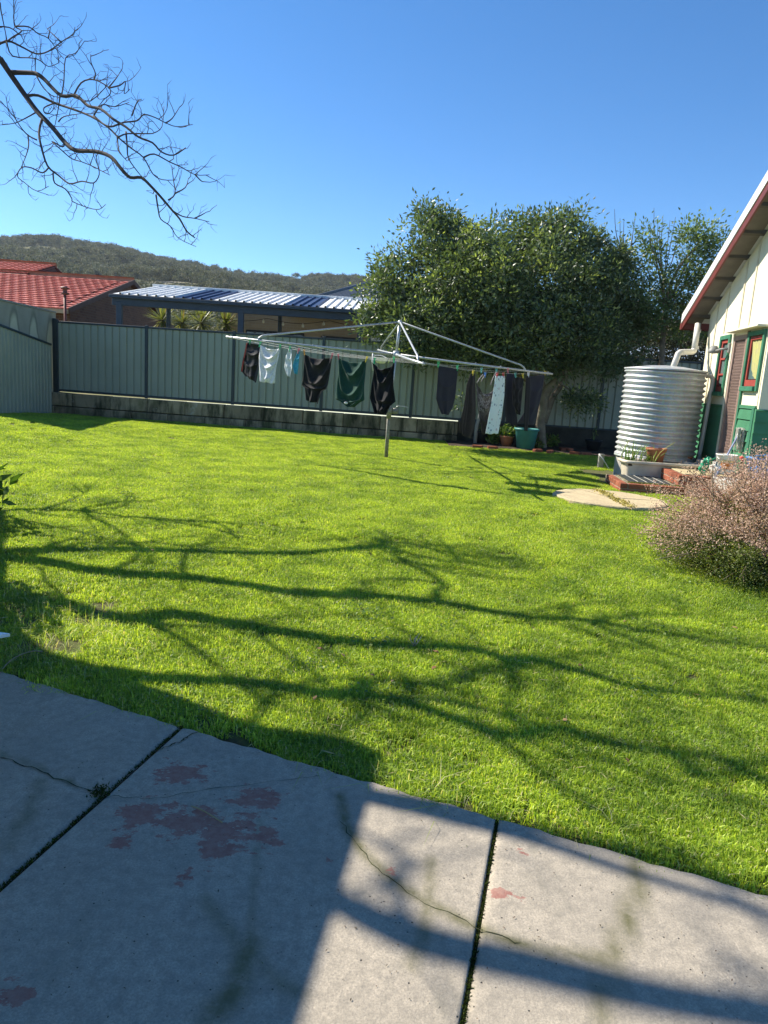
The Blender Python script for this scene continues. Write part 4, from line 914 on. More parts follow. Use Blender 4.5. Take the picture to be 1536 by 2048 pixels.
# windows
glass = M('cottage_glass', (.07, .13, .125), (.11, .16, .15), rough=.15, spec=.35, scale=2)
def window(s0, s1, z0, z1, bars, nm, sillh=.09):
    w = part('window', hbox(s0, s1, -.09, -.06, z0, z1), M('reveal_dark', (.03, .035, .035)), house)
    for a, b, c, d in ((s0-.07, s0, z0-.07, z1+.07), (s1, s1+.07, z0-.07, z1+.07)): part('architrave', hbox(a, b, .0, .035, c, d, .004), greent, w)
    part('architrave', hbox(s0, s1, .0, .035, z1, z1+.07, .004), greent, w); part('sill', hbox(s0-.0, s1, .0, .07, z0-.07, z0, .006), greent, w)
    part('sash', hbox(s0+.005, s1-.005, -.05, .006, z0+.005, z0+sillh, .004), redp, w); part('sash', hbox(s0+.005, s1-.005, -.05, .006, z1-.06, z1-.005, .004), redp, w)
    for a, b in ((s0+.005, s0+.05), (s1-.05, s1-.005)): part('stile', hbox(a, b, -.05, .004, z0+sillh, z1-.06, .003), redp, w)
    zz = [z0+sillh]+bars+[z1-.06]
    for z in bars: part('glazing_bar', hbox(s0+.05, s1-.05, -.045, .002, z-.016, z+.016, .003), redp, w)
    for a, b in zip(zz[:-1], zz[1:]): part('pane', hbox(s0+.052, s1-.052, -.03, -.026, a+.012, b-.012), glass, w)
    return w
window(.60, 1.02, 1.73, 2.60, [2.02, 2.28], 'window')
w2 = window(-1.02, -.44, 1.82, 2.57, [], 'window', .10)
curtm = M('yellow_curtain', (.40, .40, .13), (.36, .33, .16), rough=.9, scale=14)
rows = [[H(-.50-(.40+.03*sin(v*9))*u-.06*(1-v)*(1-u), -.022+.006*sin(u*22), 1.93+.60*v) for u in np.linspace(0, 1, 24)] for v in np.linspace(0, 1, 10)]
part('curtain', MB().grid([[H(-.58-.36*u+.10*(1-u)*v, -.021+.005*sin(u*24+v), 1.93+.60*v+(.18*(1-u)**3)*(1-v)) for u in np.linspace(0, 1, 30)] for v in np.linspace(0, 1, 12)]), curtm, w2, True)
part('window_head', hbox(SN, .38, .0, .16, 2.665, 2.70, .006), cream, house)
# screen door
door = part('door', hbox(-.31, .33, -.085, -.05, .66, 2.60), M('door_dark', (.06, .045, .04), rough=.5), house)
alum = M('bronze_aluminium', (.42, .30, .25), (.38, .27, .22), rough=.45, metal=.3)
for a, b, c, d in ((-.31, -.25, .66, 2.62), (.27, .33, .66, 2.62)): part('stile', hbox(a, b, -.045, .02, c, d, .004), alum, door)
part('rail', hbox(-.25, .27, -.045, .02, 2.55, 2.62, .004), alum, door); part('rail', hbox(-.25, .27, -.045, .02, .66, .74, .004), alum, door)
mb = MB(); x0, x1, z0, z1 = -.25, .27, .74, 2.55; stp = .052; W_ = x1-x0; asp = 1.75
for sg in (1, -1):
    t = -(W_*asp) if sg > 0 else 0
    k = z0-(W_*asp)
    while k < z1+W_*asp:
        pa = (x0, k); pb = (x1, k+W_*asp)
        if sg < 0: pa, pb = (x1, k), (x0, k+W_*asp)
        ta = max(0, (z0-pa[1])/(pb[1]-pa[1])); tb = min(1, (z1-pa[1])/(pb[1]-pa[1]))
        if tb > ta+.01:
            A_ = H(pa[0]+(pb[0]-pa[0])*ta, -.012+.004*sg, pa[1]+(pb[1]-pa[1])*ta); B_ = H(pa[0]+(pb[0]-pa[0])*tb, -.012+.004*sg, pa[1]+(pb[1]-pa[1])*tb)
            mb.tube([A_, B_], .0055, 4, False)
        k += stp*asp
stuff(part('diamond_grille', mb, alum, door))
for a, b, mt in ((.335, .40, M('door_jamb', (.70, .66, .50))), (-.37, -.315, M('door_jamb_brown', (.22, .15, .11)))): part('jamb', hbox(a, b, -.05, .03, .6, 2.66, .004), mt, house)
part('jamb_trim', hbox(-.43, -.375, .0, .034, .6, 1.82, .004), greent, house)
part('doorstep', hbox(-.45, .45, .035, .30, .50, .60, .01), M('worn_step', (.40, .38, .34), rough=.9), house)
lamp = thing('wall_lamp', H(.50, .05, 2.40), 'grey bulkhead lamp on the wall between window and screen door', 'lamp')
lm = M('lamp_grey', (.24, .24, .22), rough=.5)
part('bracket', hbox(.42, .50, .0, .06, 2.36, 2.52, .01), lm, lamp); part('arm', MB().tube([H(.46, .05, 2.43), H(.55, .14, 2.42), H(.66, .18, 2.40)], .02, 8), lm, lamp, True)
part('shade', MB().lathe([(0, .09), (.05, .08), (.09, .0), (.095, -.03), (.07, -.04), (0, -.05)], H(.74, .2, 2.40), 14), lm, lamp, True)
# roof: sheeting, barge, fascia, battens
OH = .34
def rz(s): return roofz(s)+.06
RS1 = 2.55; RS0 = -4.2
def slopebox(s0, s1, o0, o1, dz0, dz1):
    vs = [H(s, o, rz(s)+dz) for s in (s0, s1) for o in (o0, o1) for dz in (dz0, dz1)]
    return MB().add(vs, [(0, 1, 3, 2), (4, 6, 7, 5), (0, 4, 5, 1), (2, 3, 7, 6), (0, 2, 6, 4), (1, 5, 7, 3)])
roofm = M('white_roof_iron', (.70, .70, .68), (.62, .62, .60), rough=.4, spec=.4)
rt = part('roof', slopebox(RS0, RS1, OH-.05, -3.2, .045, .06), roofm, house)
part('barge_cap', slopebox(RS0, RS1+.04, OH-.06, OH+.03, .045, .215), roofm, rt)
part('barge_board', slopebox(RS0, RS1, OH-.015, OH+.015, -.085, .042), fascr, rt)
for s in np.arange(RS0+.2, RS1, .62): part('batten', slopebox(s, s+.05, OH-.02, -.05, -.02, .04), M('eave_batten', (.10, .085, .07)), rt)
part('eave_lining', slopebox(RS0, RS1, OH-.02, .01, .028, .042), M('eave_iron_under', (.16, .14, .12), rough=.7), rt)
g0 = H(RS1+.05, OH+.02, rz(RS1)-.02); g1 = H(RS1+.05, -3, rz(RS1)-.02)
part('gutter', MB().grid([[p+WD*x+Vector((0, 0, z)) for x, z in ((-.06, .06), (-.06, -.05), (.0, -.07), (.05, -.05), (.07, .06))] for p in (g0, g1)]), fascr, house, solid=.004)
part('gutter_end', MB().box(g0+Vector((0, 0, 0)), (.13, .006, .12), WD), fascr, house)
# downpipe feeding the tank
pvc = M('white_pvc', (.66, .64, .58), (.58, .55, .48), rough=.4, spec=.4)
dp = P(1394, 668, 13.75); de = P(1388, 704, 13.6); dl = P(1357, 705, 13.1); dt = P(1343, 742, 13.0)
pipe = thing('downpipe', dt, 'fat white plastic downpipe elbowing from gutter into the tank', 'pipe')
part('drop', MB().tube([P(1396, 648, 13.8), de+Vector((0, 0, .06))], .052, 16), pvc, pipe, True)
part('elbow_run', MB().tube([de+Vector((0, 0, .06)), de+Vector((-.005, 0, .02)), de+Vector((-.04, -.03, -.0)), dl+Vector((.07, .03, .01)), dl+Vector((.03, .01, .005)), dl+Vector((-.005, 0, -.03)), dl+Vector((-.012, 0, -.07)), dt+Vector((0, 0, -.03))], .052, 16), pvc, pipe, True)
for p in (P(1395, 662, 13.77), P(1391, 695, 13.63)): part('collar', MB().lathe([(.056, -.03), (.06, -.028), (.06, .028), (.056, .03)], p, 16), M('pvc_collar', (.50, .50, .48)), pipe, True)

# ------------------------------------------------------------------ water tank
TC = P(1322, 830, 13.0); TCx, TCy = TC.x-.02, 13.0; TZ0 = .50; TZ1 = P(1320, 740, 12.9).z; TRR = .665
tank = thing('water_tank', (TCx, TCy, TZ0), 'round corrugated galvanised water tank beside the cottage corner', 'tank')
def tankmat():
    m, n, l = _nt('tank_iron'); bs = n['Principled BSDF']
    c = mixc(n, l, ramp(n, l, noise(n, l, 5, 6, stretch=(1, 1, .4)), [(.35, 0.), (.65, 1.)]), (.56, .58, .58), (.44, .46, .46))
    v = n.new('ShaderNodeTexVoronoi'); v.inputs['Scale'].default_value = 45; l.new(n.new('ShaderNodeNewGeometry').outputs['Position'], v.inputs['Vector'])
    c = mixc(n, l, .12, c, v.outputs['Color'])
    c = mixc(n, l, ramp(n, l, noise(n, l, 9, 6, stretch=(1, 1, .2)), [(.6, 0.), (.75, .5)]), c, (.34, .31, .26))
    l.new(c, bs.inputs['Base Color']); bs.inputs['Metallic'].default_value = .35; bs.inputs['Roughness'].default_value = .40
    return m
tm = tankmat(); nr_ = 17; hgt = TZ1-TZ0
def tprof(dr): return [(TRR+dr+.021*sin(2*pi*k/10-pi/2), hgt*k/(nr_*10)) for k in range(nr_*10+1)]
a_cam = atan2(-TCy, -TCx)
for i, (a0, a1, dr) in enumerate(((a_cam-.10, a_cam+2.05, 0), (a_cam+2.0, a_cam+4.15, .003), (a_cam+4.1, a_cam+2*pi-.06, .005))):
    o = part('sheet', MB().lathe(tprof(dr), (TCx, TCy, TZ0), 44, a0, a1), tm, tank, True)
part('lid', MB().lathe([(TRR+.03, hgt-.01), (TRR+.035, hgt+.015), (TRR-.01, hgt+.02), (.3, hgt+.07), (0, hgt+.09)], (TCx, TCy, TZ0), 48), tm, tank, True)
part('base_rim', MB().lathe([(TRR+.02, .0), (TRR+.03, .005), (TRR+.03, .03), (TRR+.02, .035)], (TCx, TCy, TZ0), 48), tm, tank, True)
ovf = [Vector((TCx+TRR-.02, TCy-.15, TZ1-.06)), Vector((TCx+TRR+.05, TCy-.17, TZ1-.05)), Vector((TCx+TRR+.10, TCy-.17, TZ1-.13)), Vector((TCx+TRR+.08, TCy-.2, 1.6)), Vector((TCx+TRR+.03, TCy-.24, .55))]
part('overflow_pipe', MB().tube(catmull(ovf, 5), .035, 12), pvc, tank, True)
stand = thing('tank_stand', (TCx, TCy, .1), 'pale concrete pad under the corrugated water tank', 'slab')
part('pad', MB().lathe([(0, .40), (.655, .40), (.665, .385), (.665, .0), (0, 0)], (TCx, TCy, .1), 40), M('pad_concrete', (.46, .44, .40), (.38, .36, .32), rough=.9, scale=4, bmp=.3), stand)
# ------------------------------------------------------------------ brick steps
brm = M('red_brick', (.33, .115, .065), (.26, .085, .05), rough=.85, spec=.15, scale=12, rnd=.22, bmp=.5, bscale=70, c3=(.36, .22, .15), scale3=14, lo3=.6, hi3=.75)
mor = M('pale_mortar', (.36, .31, .24), (.26, .23, .17), rough=1, scale=20, bmp=.5)
BWD, BH, BDP, MG = .23, .076, .11, .010
bmesh_ = MB().bevbox((0, 0, 0), (BWD, BDP, BH), .006).mesh('brick', brm)
bmesh_h = MB().bevbox((0, 0, 0), (BDP, BDP, BH), .006).mesh('brick', brm)
SX0 = G(1240, 985).x; SY0 = 10.93; gz = lz(3.8, 10.9)
steps = thing('brick_step', (SX0+.8, SY0+.5, gz), 'low red brick double step beside the lawn with a mat on it', 'steps')
SROT = radians(-5); sdx = Vector((cos(SROT), sin(SROT), 0)); sdy = Vector((-sin(SROT), cos(SROT), 0)); SO = Vector((SX0, SY0, 0))
def bricks_run(o, d, L, z, rz_, stag):
    n = int(L/(BWD+MG)); x = -stag
    while x < L-.03:
        a = max(x, 0); b = min(x+BWD, L)
        if b-a > .2: me_ = bmesh_; 
        elif b-a > .09: me_ = bmesh_h; b = a+BDP
        else: x += BWD+MG; continue
        p = o+d*((a+b)/2)+Vector((random.uniform(-.003, .003), random.uniform(-.003, .003), z+random.uniform(-.002, .002)))
        share('brick', me_, steps, p, (0, 0, rz_+random.uniform(-.012, .012))); x += BWD+MG
def brick_box(o, LX, LY, z0, courses, top=True, back=True):
    for c in range(courses):
        z = z0+BH/2+c*(BH+MG)
        bricks_run(o+sdy*BDP/2, sdx, LX, z, SROT, (c % 2)*BWD/2)
        bricks_run(o+sdx*BDP/2+sdy*(BDP+MG), sdy, LY-BDP, z, SROT+pi/2, ((c+1) % 2)*BWD/2)
    h = courses*(BH+MG)-MG
    p = o+sdx*LX/2+sdy*LY/2
    part('mortar_fill', MB().box((p.x, p.y, z0+h/2-.004), (LX-.016, LY-.016, h-.004), sdx), mor, steps)
brick_box(SO, 1.95, 1.15, gz-.02, 2)
SO2 = SO+sdx*.88+sdy*.14
z2 = gz-.02+2*(BH+MG); brick_box(SO2, 1.35, 1.05, z2, 2)
zt2 = z2+2*(BH+MG)
p = SO2+sdx*.72+sdy*.60
part('paving_top', MB().bevbox((p.x, p.y, zt2-.004), (1.18, .94, .02), .006, sdx), M('sandy_paving', (.52, .42, .24), (.44, .36, .22), rough=.95, scale=9, bmp=.6, c3=(.34, .30, .16), scale3=12), steps)
matm = M('rubber_mat', (.035, .042, .045), rough=.8); strip = M('mat_strip', (.48, .46, .40), rough=.7)
mo = SO+sdx*.50+sdy*.62; mz = gz-.02+2*(BH+MG)-MG
mat_ = thing('door_mat', (mo.x, mo.y, mz), 'dark ribbed rubber mat with pale stripes on lower brick step', 'mat')
part('base', MB().bevbox((mo.x, mo.y, mz+.009), (.62, .92, .016), .004, sdx), matm, mat_)
for k in range(4):
    c = mo+sdx*(-.20+.135*k); part('stripe', MB().bevbox((c.x, c.y, mz+.0195), (.014, .86, .004), .001, sdx), strip, mat_)
for k in range(18):
    c = mo+sdx*(-.29+.034*k)
    if k in (3, 7, 11, 15): continue
    part('rib', MB().box((c.x, c.y, mz+.0185), (.012, .88, .003), sdx), matm, mat_)
N = 900; t = rng.random((N, 2)); base = np.array(SO)+np.outer(.10+t[:, 0]*.8, np.array(sdx))+np.outer(np.where(rng.random(N) < .6, .10+rng.random(N)*.05, .12+t[:, 1]*.95), np.array(sdy)); base[:, 2] = mz+.002
keep = (np.abs((base-np.array(mo))@np.array(sdx)) > .30) | (np.abs((base-np.array(mo))@np.array(sdy)) > .45); base = base[keep]; N = len(base); dd = unit(N); dd[:, 2] = abs(dd[:, 2])
o = stuff(put_mesh('moss_on_step', leafmesh('moss', base, dd, unit(N), rng.uniform(.015, .035, N), rng.uniform(.006, .012, N), rng.random(N), leafmat('step_moss', (.10, .12, .02), (.28, .27, .05), (.2, .16, .06), tr=.2)), steps)); o.location = -wloc(steps)
# plinth for the porch that carries the bucket and basket
pp = H(-1.05, .62, 0)
porch = struct(part('porch', MB().bevbox((5.42, 10.0, .25), (1.1, 1.7, .44), .01), MATS['pad_concrete']))
# stone disc in the lawn
dc = G(1219, 1001, .13)
disc = thing('stone_disc', (dc.x, dc.y, lz(dc.x, dc.y)), 'cracked round sandy concrete lid lying in the lawn', 'lid')
dm = M('sandy_lid', (.52, .43, .26), (.45, .36, .22), rough=.95, scale=4, bmp=.7, bscale=25, c3=(.32, .27, .18), scale3=7, lo3=.58, hi3=.75)
def disc_piece(a0, a1, inner=None):
    mb = MB(); n = 30; pts = [(.04*cos((a0+a1)/2), .04*sin((a0+a1)/2))]
    for k in range(n+1):
        a = a0+(a1-a0)*k/n; r = .76+.012*sin(a*7)+.008*sin(a*17+1)
        pts.append((r*cos(a), r*sin(a)))
    zt = lz(dc.x, dc.y)+.06; N = len(pts)
    vs = [(dc.x+x*.985, dc.y+y*.985, zt) for x, y in pts]+[(dc.x+x, dc.y+y, zt-.012) for x, y in pts]+[(dc.x+x, dc.y+y, zt-.10) for x, y in pts]
    mb.add(vs, [tuple(range(N))]+[(i+j*N, i+(j+1)*N, (i+1) % N+(j+1)*N, (i+1) % N+j*N) for j in (0, 1) for i in range(N)])
    return mb
for a0, a1 in ((-1.50, .02), (.04, 1.9), (1.92, 4.75)): part('piece', disc_piece(a0, a1), dm, disc)
lich = leafmat('lichen', (.40, .34, .10), (.55, .46, .16), (.3, .24, .1), tr=.1, rough=.9)
N = 700; t = rng.random(N); base = np.stack([dc.x+.02+rng.normal(0, .04, N)+t*.04, dc.y+.75-1.5*t, np.full(N, lz(dc.x, dc.y)+.062)], 1); base = base[(rng.random(N) < .4+.6*np.abs(np.sin(t*7)))]; N = len(base); dd = unit(N); dd[:, 2] = abs(dd[:, 2])*.6
o = stuff(put_mesh('lichen', leafmesh('lichen', base, dd, unit(N), rng.uniform(.02, .05, N), rng.uniform(.012, .03, N), rng.random(N), lich), disc)); o.location = -wloc(disc)

# ------------------------------------------------------------------ pots, trough and odds and ends
terra = M('terracotta', (.40, .17, .09), (.33, .13, .07), rough=.8, spec=.2, scale=8, rnd=.1)
def potprof(r, h, rim=.03, taper=.72):
    return [(0, 0), (r*taper, 0), (r*.95, h-rim*1.6), (r*.96, h-rim*1.5), (r*1.04, h-rim*1.5), (r*1.06, h), (r*.96, h), (r*.9, h-.05), (0, h-.05)]
TY = 12.15; tx0 = P(1241, 920, TY).x; tx1 = P(1398, 930, TY).x; tzr = .52; tgz = lz(tx0, TY)
trough = thing('planter_trough', ((tx0+tx1)/2, TY, tgz), 'long off white trough planter behind the brick step', 'planter')
def trough_mesh():
    cx = (tx0+tx1)/2; hx_ = (tx1-tx0)/2; mb = MB(); rings = []
    for (ins, z) in ((.10, tgz), (.085, tgz+.04), (.05, tzr-.07), (.045, tzr-.05), (.0, tzr-.045), (0, tzr), (.045, tzr), (.06, tzr-.06)):
        ring = []
        for k in range(28):
            a = 2*pi*k/28; ca, sa_ = cos(a), sin(a); e = .35
            x = (hx_-ins)*math.copysign(abs(ca)**e, ca); y = (.27-ins)*math.copysign(abs(sa_)**e, sa_); ring.append((cx+x, TY+y, z))
        ring.append(ring[0]); rings.append(ring)
    mb.grid(rings); return mb
part('basin', trough_mesh(), M('trough_enamel', (.70, .63, .50), (.58, .51, .40), rough=.45, scale=5), trough, True)
part('potting_soil', MB().bbox((tx0+.08, TY-.2, tzr-.09), (tx1-.08, TY+.2, tzr-.055)), soil, trough)
onion = leafmat('onion_stem', (.16, .28, .06), (.34, .46, .11), (.52, .48, .22), tr=.35, rough=.4)
def stems(root, c, n, spread, hmin, hmax, lean, r=.0085, nm='stem'):
    for k in range(n):
        p = Vector(c)+Vector((random.gauss(0, spread), random.gauss(0, spread*.6), 0)); h = random.uniform(hmin, hmax); dx, dy = random.gauss(0, lean), random.gauss(0, lean)
        mb = MB().tube(catmull([p, p+Vector((dx*h*.3, dy*h*.3, h*.55)), p+Vector((dx*h, dy*h, h))], 3), [r*(1-.09*i) for i in range(7)], 5)
        o = part(nm, mb, onion, root, True)
        at = o.data.attributes.new('rnd', 'FLOAT', 'POINT'); at.data.foreach_set('value', np.full(len(o.data.vertices), random.random()))
p = P(1264, 915, TY); on = thing('onion_plant', (p.x, TY, tzr-.06), 'clump of upright green onion leaves at the left of trough', 'plant'); stems(on, (p.x, TY, tzr-.07), 22, .09, .22, .42, .28)
p = P(1303, 915, TY-.1); on = thing('onion_plant', (p.x, TY-.12, tzr-.06), 'sparse onion plant with splayed leaves in front of terracotta pot', 'plant'); stems(on, (p.x, TY-.12, tzr-.07), 8, .04, .2, .45, .45)
hm = leafmat('herb_leaf', (.05, .10, .02), (.16, .22, .04), (.30, .20, .08), tr=.35)
def herb(name, c, rx_, rz_, n, size, label, cat, mat_, stemn=6, group=None):
    root = thing(name, c, label, cat, group); c = np.array(c)
    d = unit(n); base = c+np.array([0, 0, rz_*.9])+d*np.array([rx_, rx_, rz_])*np.power(rng.random(n), .4)[:, None]; base[:, 2] = np.maximum(base[:, 2], c[2]+.01)
    o = put_mesh('leaves', leafmesh('leaves', base, unit(n)+np.array([0, 0, .4]), unit(n), rng.uniform(.7, 1.3, n)*size, rng.uniform(.7, 1.3, n)*size*.45, rng.random(n), mat_), root); o.location = -wloc(root)
    for k in range(stemn):
        dv = Vector((random.uniform(-1, 1)*rx_*.7, random.uniform(-1, 1)*rx_*.7, rz_*random.uniform(.8, 1.5))); part('stem', MB().tube([Vector(c), Vector(c)+dv*.5+Vector((0, 0, .02)), Vector(c)+dv], [.006, .004, .002], 5), M('green_stem', (.12, .15, .05)), root)
    return root
p = P(1296, 915, TY-.12); herb('seedling_plant', (p.x, TY-.14, tzr-.06), .07, .09, 130, .035, 'small bushy seedling beside the terracotta pot', 'plant', hm)
p = P(1309, 925, TY+.06); tp = thing('terracotta_pot', (p.x, TY+.06, tzr-.055), 'empty orange terracotta pot standing in the trough', 'pot')
part('body', MB().lathe(potprof(.165, .27), (p.x, TY+.06, tzr-.055), 28), terra, tp, True)
p = P(1372, 925, 12.6); sp_ = thing('small_pot', (p.x, 12.55, .50), 'small terracotta pot with two thin stems beside the tank', 'pot'); part('body', MB().lathe(potprof(.075, .10, .015), (p.x, 12.55, .50), 20), terra, sp_, True)
sx = thing('sprout', (p.x, 12.55, .56), 'pair of thin upright sprouts in the small pot', 'plant'); stems(sx, (p.x, 12.55, .55), 3, .02, .22, .36, .12)
# bucket, mop, basket, green bag
bp = P(1449, 947, 10.9); BUC = thing('bucket', bp, 'white plastic bucket with orange label below the screen door', 'bucket')
bw = M('bucket_white', (.74, .73, .68), rough=.4, spec=.4)
part('body', MB().lathe([(0, .0), (.125, .0), (.15, .27), (.158, .275), (.158, .29), (.145, .29), (.12, .02), (0, .02)], bp, 28), bw, BUC, True)
part('label', MB().lathe([(.1385, .08), (.1475, .17)], bp, 28, a_cam-.6, a_cam+.7), M('orange_label', (.75, .22, .04), rough=.5), BUC, True)
part('label_band', MB().lathe([(.1475, .175), (.1505, .205)], bp, 28, a_cam-.6, a_cam+.7), M('yellow_label', (.75, .55, .12), rough=.5), BUC, True)
part('handle', MB().tube(catmull([bp+Vector((-.158, 0, .25)), bp+Vector((-.12, -.12, .20)), bp+Vector((0, -.17, .17)), bp+Vector((.12, -.12, .20)), bp+Vector((.158, 0, .25))], 4), .004, 6), galv, BUC, True)
m0 = P(1434, 948, 10.75); m1 = P(1479, 866, 10.95)
mop = thing('mop', m0, 'upside down string mop with blue handle leaning near the door', 'mop')
part('handle', MB().tube([m0-Vector((.06, 0, .15)), m1], .014, 10), M('mop_handle', (.30, .33, .48), rough=.35, spec=.5), mop, True)
mopm = M('mop_strings', (.56, .54, .46), (.42, .40, .34), rough=.95, scale=60)
part('clamp', MB().tube([m1-(m1-m0).normalized()*.06, m1+(m1-m0).normalized()*.02], .025, 10), M('mop_clamp', (.6, .6, .6)), mop, True)
mb = MB()
for k in range(60):
    a = random.uniform(0, 6.28); r = random.uniform(.02, .07); L = random.uniform(.10, .30); q = m1+Vector((cos(a)*.012, sin(a)*.012, .0))
    mb.tube(catmull([q, q+Vector((cos(a)*r*.7+.01, sin(a)*r*.7, .05+random.uniform(0, .03))), q+Vector((cos(a)*r+.03, sin(a)*r, .0)), q+Vector((cos(a)*r+.035+random.uniform(-.01, .02), sin(a)*r, -L))], 4), .0055, 5)
part('strings', mb, mopm, mop, True)
kp = H(-1.32, .55, .49); kp = P(1530, 930, kp.y); kp.z = .49
bas = thing('laundry_basket', kp, 'blue plastic laundry basket at the right edge above the bush', 'basket')
bl = M('blue_plastic', (.03, .22, .55), rough=.35, spec=.5)
part('body', MB().lathe([(0, .0), (.19, .0), (.235, .20), (.232, .21), (.185, .01), (0, .01)], kp, 32), bl, bas, True)
part('rim', MB().lathe([(.235, .295), (.265, .295), (.27, .31), (.262, .33), (.24, .33), (.235, .31), (.235, .295)], kp, 32), bl, bas, True)
for k in range(28):
    a = 2*pi*k/28; part('slat', MB().tube([kp+Vector((cos(a)*.233, sin(a)*.233, .195)), kp+Vector((cos(a)*.246, sin(a)*.246, .305))], .009, 6), bl, bas)
part('handle', MB().tube(catmull([kp+Vector((-.20, -.16, .31)), kp+Vector((-.22, -.17, .36)), kp+Vector((-.10, -.25, .37)), kp+Vector((-.09, -.245, .31))], 5), .014, 8), bl, bas, True)
rp = P(1484, 917, kp.y+.1)
rc = part('red_cap', MB().lathe([(0, -.03), (.035, -.03), (.038, .02), (.02, .035), (0, .035)], rp, 16), M('red_plastic', (.65, .05, .04), rough=.35), smooth=True)
tag(rc, 'round red plastic cap on a pale stick beside the basket', 'cap')
rod = part('broom_stick', MB().tube([rp+Vector((.02, 0, 0)), rp+Vector((.22, -.02, -.02)), rp+Vector((.5, -.05, -.06))], .014, 8), M('pale_stick', (.66, .60, .48), rough=.5), smooth=True); tag(rod, 'pale stick lying from red cap to the blue basket', 'stick')
gb = P(1408, 935, 11.15); gbo = thing('green_bag', (gb.x, gb.y, zt2+.01), 'crumpled bright green plastic bag on the brick landing', 'bag')
def lump(c, r, seed, n=18, m=14):
    rd = random.Random(seed); ph = [rd.uniform(0, 6.28) for _ in range(8)]; rows = []
    for i in range(m+1):
        t = pi*i/m; row = []
        for j in range(n+1):
            a = 2*pi*(j % n)/n; k = 1+.22*sin(3*a+ph[0]+2*t)+.16*sin(5*a-3*t+ph[1])+.12*sin(7*t+2*a+ph[2])
            row.append((c[0]+r[0]*k*sin(t)*cos(a), c[1]+r[1]*k*sin(t)*sin(a), c[2]+r[2]*k*cos(t)))
        rows.append(row)
    return MB().grid(rows)
gm = M('green_plastic', (.03, .34, .18), (.02, .24, .12), rough=.35, spec=.5)
part('body', lump((gb.x, gb.y, zt2+.11), (.06, .06, .11), 3), gm, gbo, True); part('top', lump((gb.x+.07, gb.y+.02, zt2+.22), (.055, .05, .05), 5), gm, gbo, True)
part('loop', MB().tube(catmull([Vector((gb.x+.10, gb.y, zt2+.24)), Vector((gb.x+.17, gb.y, zt2+.27)), Vector((gb.x+.21, gb.y, zt2+.2)), Vector((gb.x+.20, gb.y, zt2+.02))], 4), .012, 8), gm, gbo, True)
wp = P(1432, 934, 10.9); o = part('white_rag', lump((wp.x, wp.y, .57), (.06, .06, .09), 9), M('rag_white', (.66, .63, .56), (.45, .42, .38), rough=.9, scale=30), smooth=True); tag(o, 'bunched white rag left of the bucket', 'rag')
# tap post at lawn edge
tq = G(1200, 936, .12); tpost = thing('tap_post', (tq.x, tq.y, lz(tq.x, tq.y)), 'short grey timber post with a thin metal rod leaning on it', 'post')
part('post', MB().bevbox((tq.x, tq.y, lz(tq.x, tq.y)+.13), (.10, .09, .32), .008), M('weathered_timber', (.36, .34, .28), (.26, .24, .2), rough=.9, scale=8), tpost)
part('rod', MB().tube([P(1198, 908, tq.y-.05), P(1206, 918, tq.y-.1), P(1222, 945, tq.y-.25)], .009, 6), galv, tpost, True)
# garden bed under the tree
bedz = lambda x, y: lz(x, y)
bedm = M('bed_soil', (.075, .05, .035), (.04, .03, .022), rough=1, scale=7, bmp=.9, bscale=30)
rows = [[(x, y, lz(x, y)+.035*sstep(16.8, 17.0, y)+.01*sin(x*9)*sin(y*7)) for x in np.linspace(1.4, 7.2, 60)] for y in np.linspace(16.85, 18.35, 16)]
struct(part('garden_bed', MB().grid(rows), bedm, None, True))
def onbed(px, py): 
    p = G(px, py, .2); 
    for _ in range(3): p = G(px, py, lz(p.x, p.y)+.03)
    return p
for i, (px, py) in enumerate(((955, 895), (985, 897), (1075, 903), (1100, 905), (1118, 899), (1130, 897), (1150, 908), (1172, 909))):
    p = onbed(px, py); p.y = min(p.y, 17.4); z = lz(p.x, p.y)+.05
    o = part('edging_brick', MB().bevbox((0, 0, 0), (.23, .11, .07), .008).__class__().bevbox((p.x, p.y, z), (.23, .11, .07), .008, (cos(i*.5-.4), sin(i*.5-.4), 0)), brm)
    tag(o, ('first', 'second', 'third', 'fourth', 'fifth', 'sixth', 'seventh', 'eighth')[i]+' loose red brick from the left along the shaded garden bed', 'brick', 'loose edging bricks along the garden bed')
blackp = M('black_plastic_pot', (.02, .02, .022), rough=.5)
def pot(px, py, r, h, mat_, label, Y=None):
    p = onbed(px, py); z = lz(p.x, p.y)+.02; root = thing('plant_pot', (p.x, p.y, z), label, 'pot')
    part('body', MB().lathe(potprof(r, h), (p.x, p.y, z), 26), mat_, root, True); part('potting_soil', MB().lathe([(0, h-.04), (r*.9, h-.045)], (p.x, p.y, z), 20), soil, root)
    return Vector((p.x, p.y, z+h-.05))
q = pot(962, 888, .17, .30, blackp, 'black plastic pot behind the hems of the long dresses')
herb('potted_shrub', q, .1, .12, 120, .04, 'low sprig in the black pot behind the dresses', 'plant', hm)
q = pot(1012, 893, .17, .24, terra, 'terracotta pot holding a bright leafy plant under the floral dress')
herb('potted_plant', q, .24, .16, 420, .07, 'bright leafy plant spilling from the terracotta pot', 'plant', leafmat('bright_leaf', (.06, .13, .03), (.20, .28, .06), (.32, .34, .1), tr=.4))
tealm = M('teal_plastic', (.06, .25, .23), (.05, .20, .19), rough=.45, spec=.4)
q = pot(1050, 897, .28, .48, tealm, 'large teal plastic tub beside the tree trunk')
q = pot(1186, 896, .2, .26, blackp, 'squat black pot on the shaded bed near the tank')
herb('potted_stalks', q, .08, .18, 24, .06, 'bare stalks in the squat black pot near the tank', 'plant', hm)
sm = M('grey_rock', (.12, .105, .085), (.07, .06, .05), rough=.95, scale=8, bmp=.7)
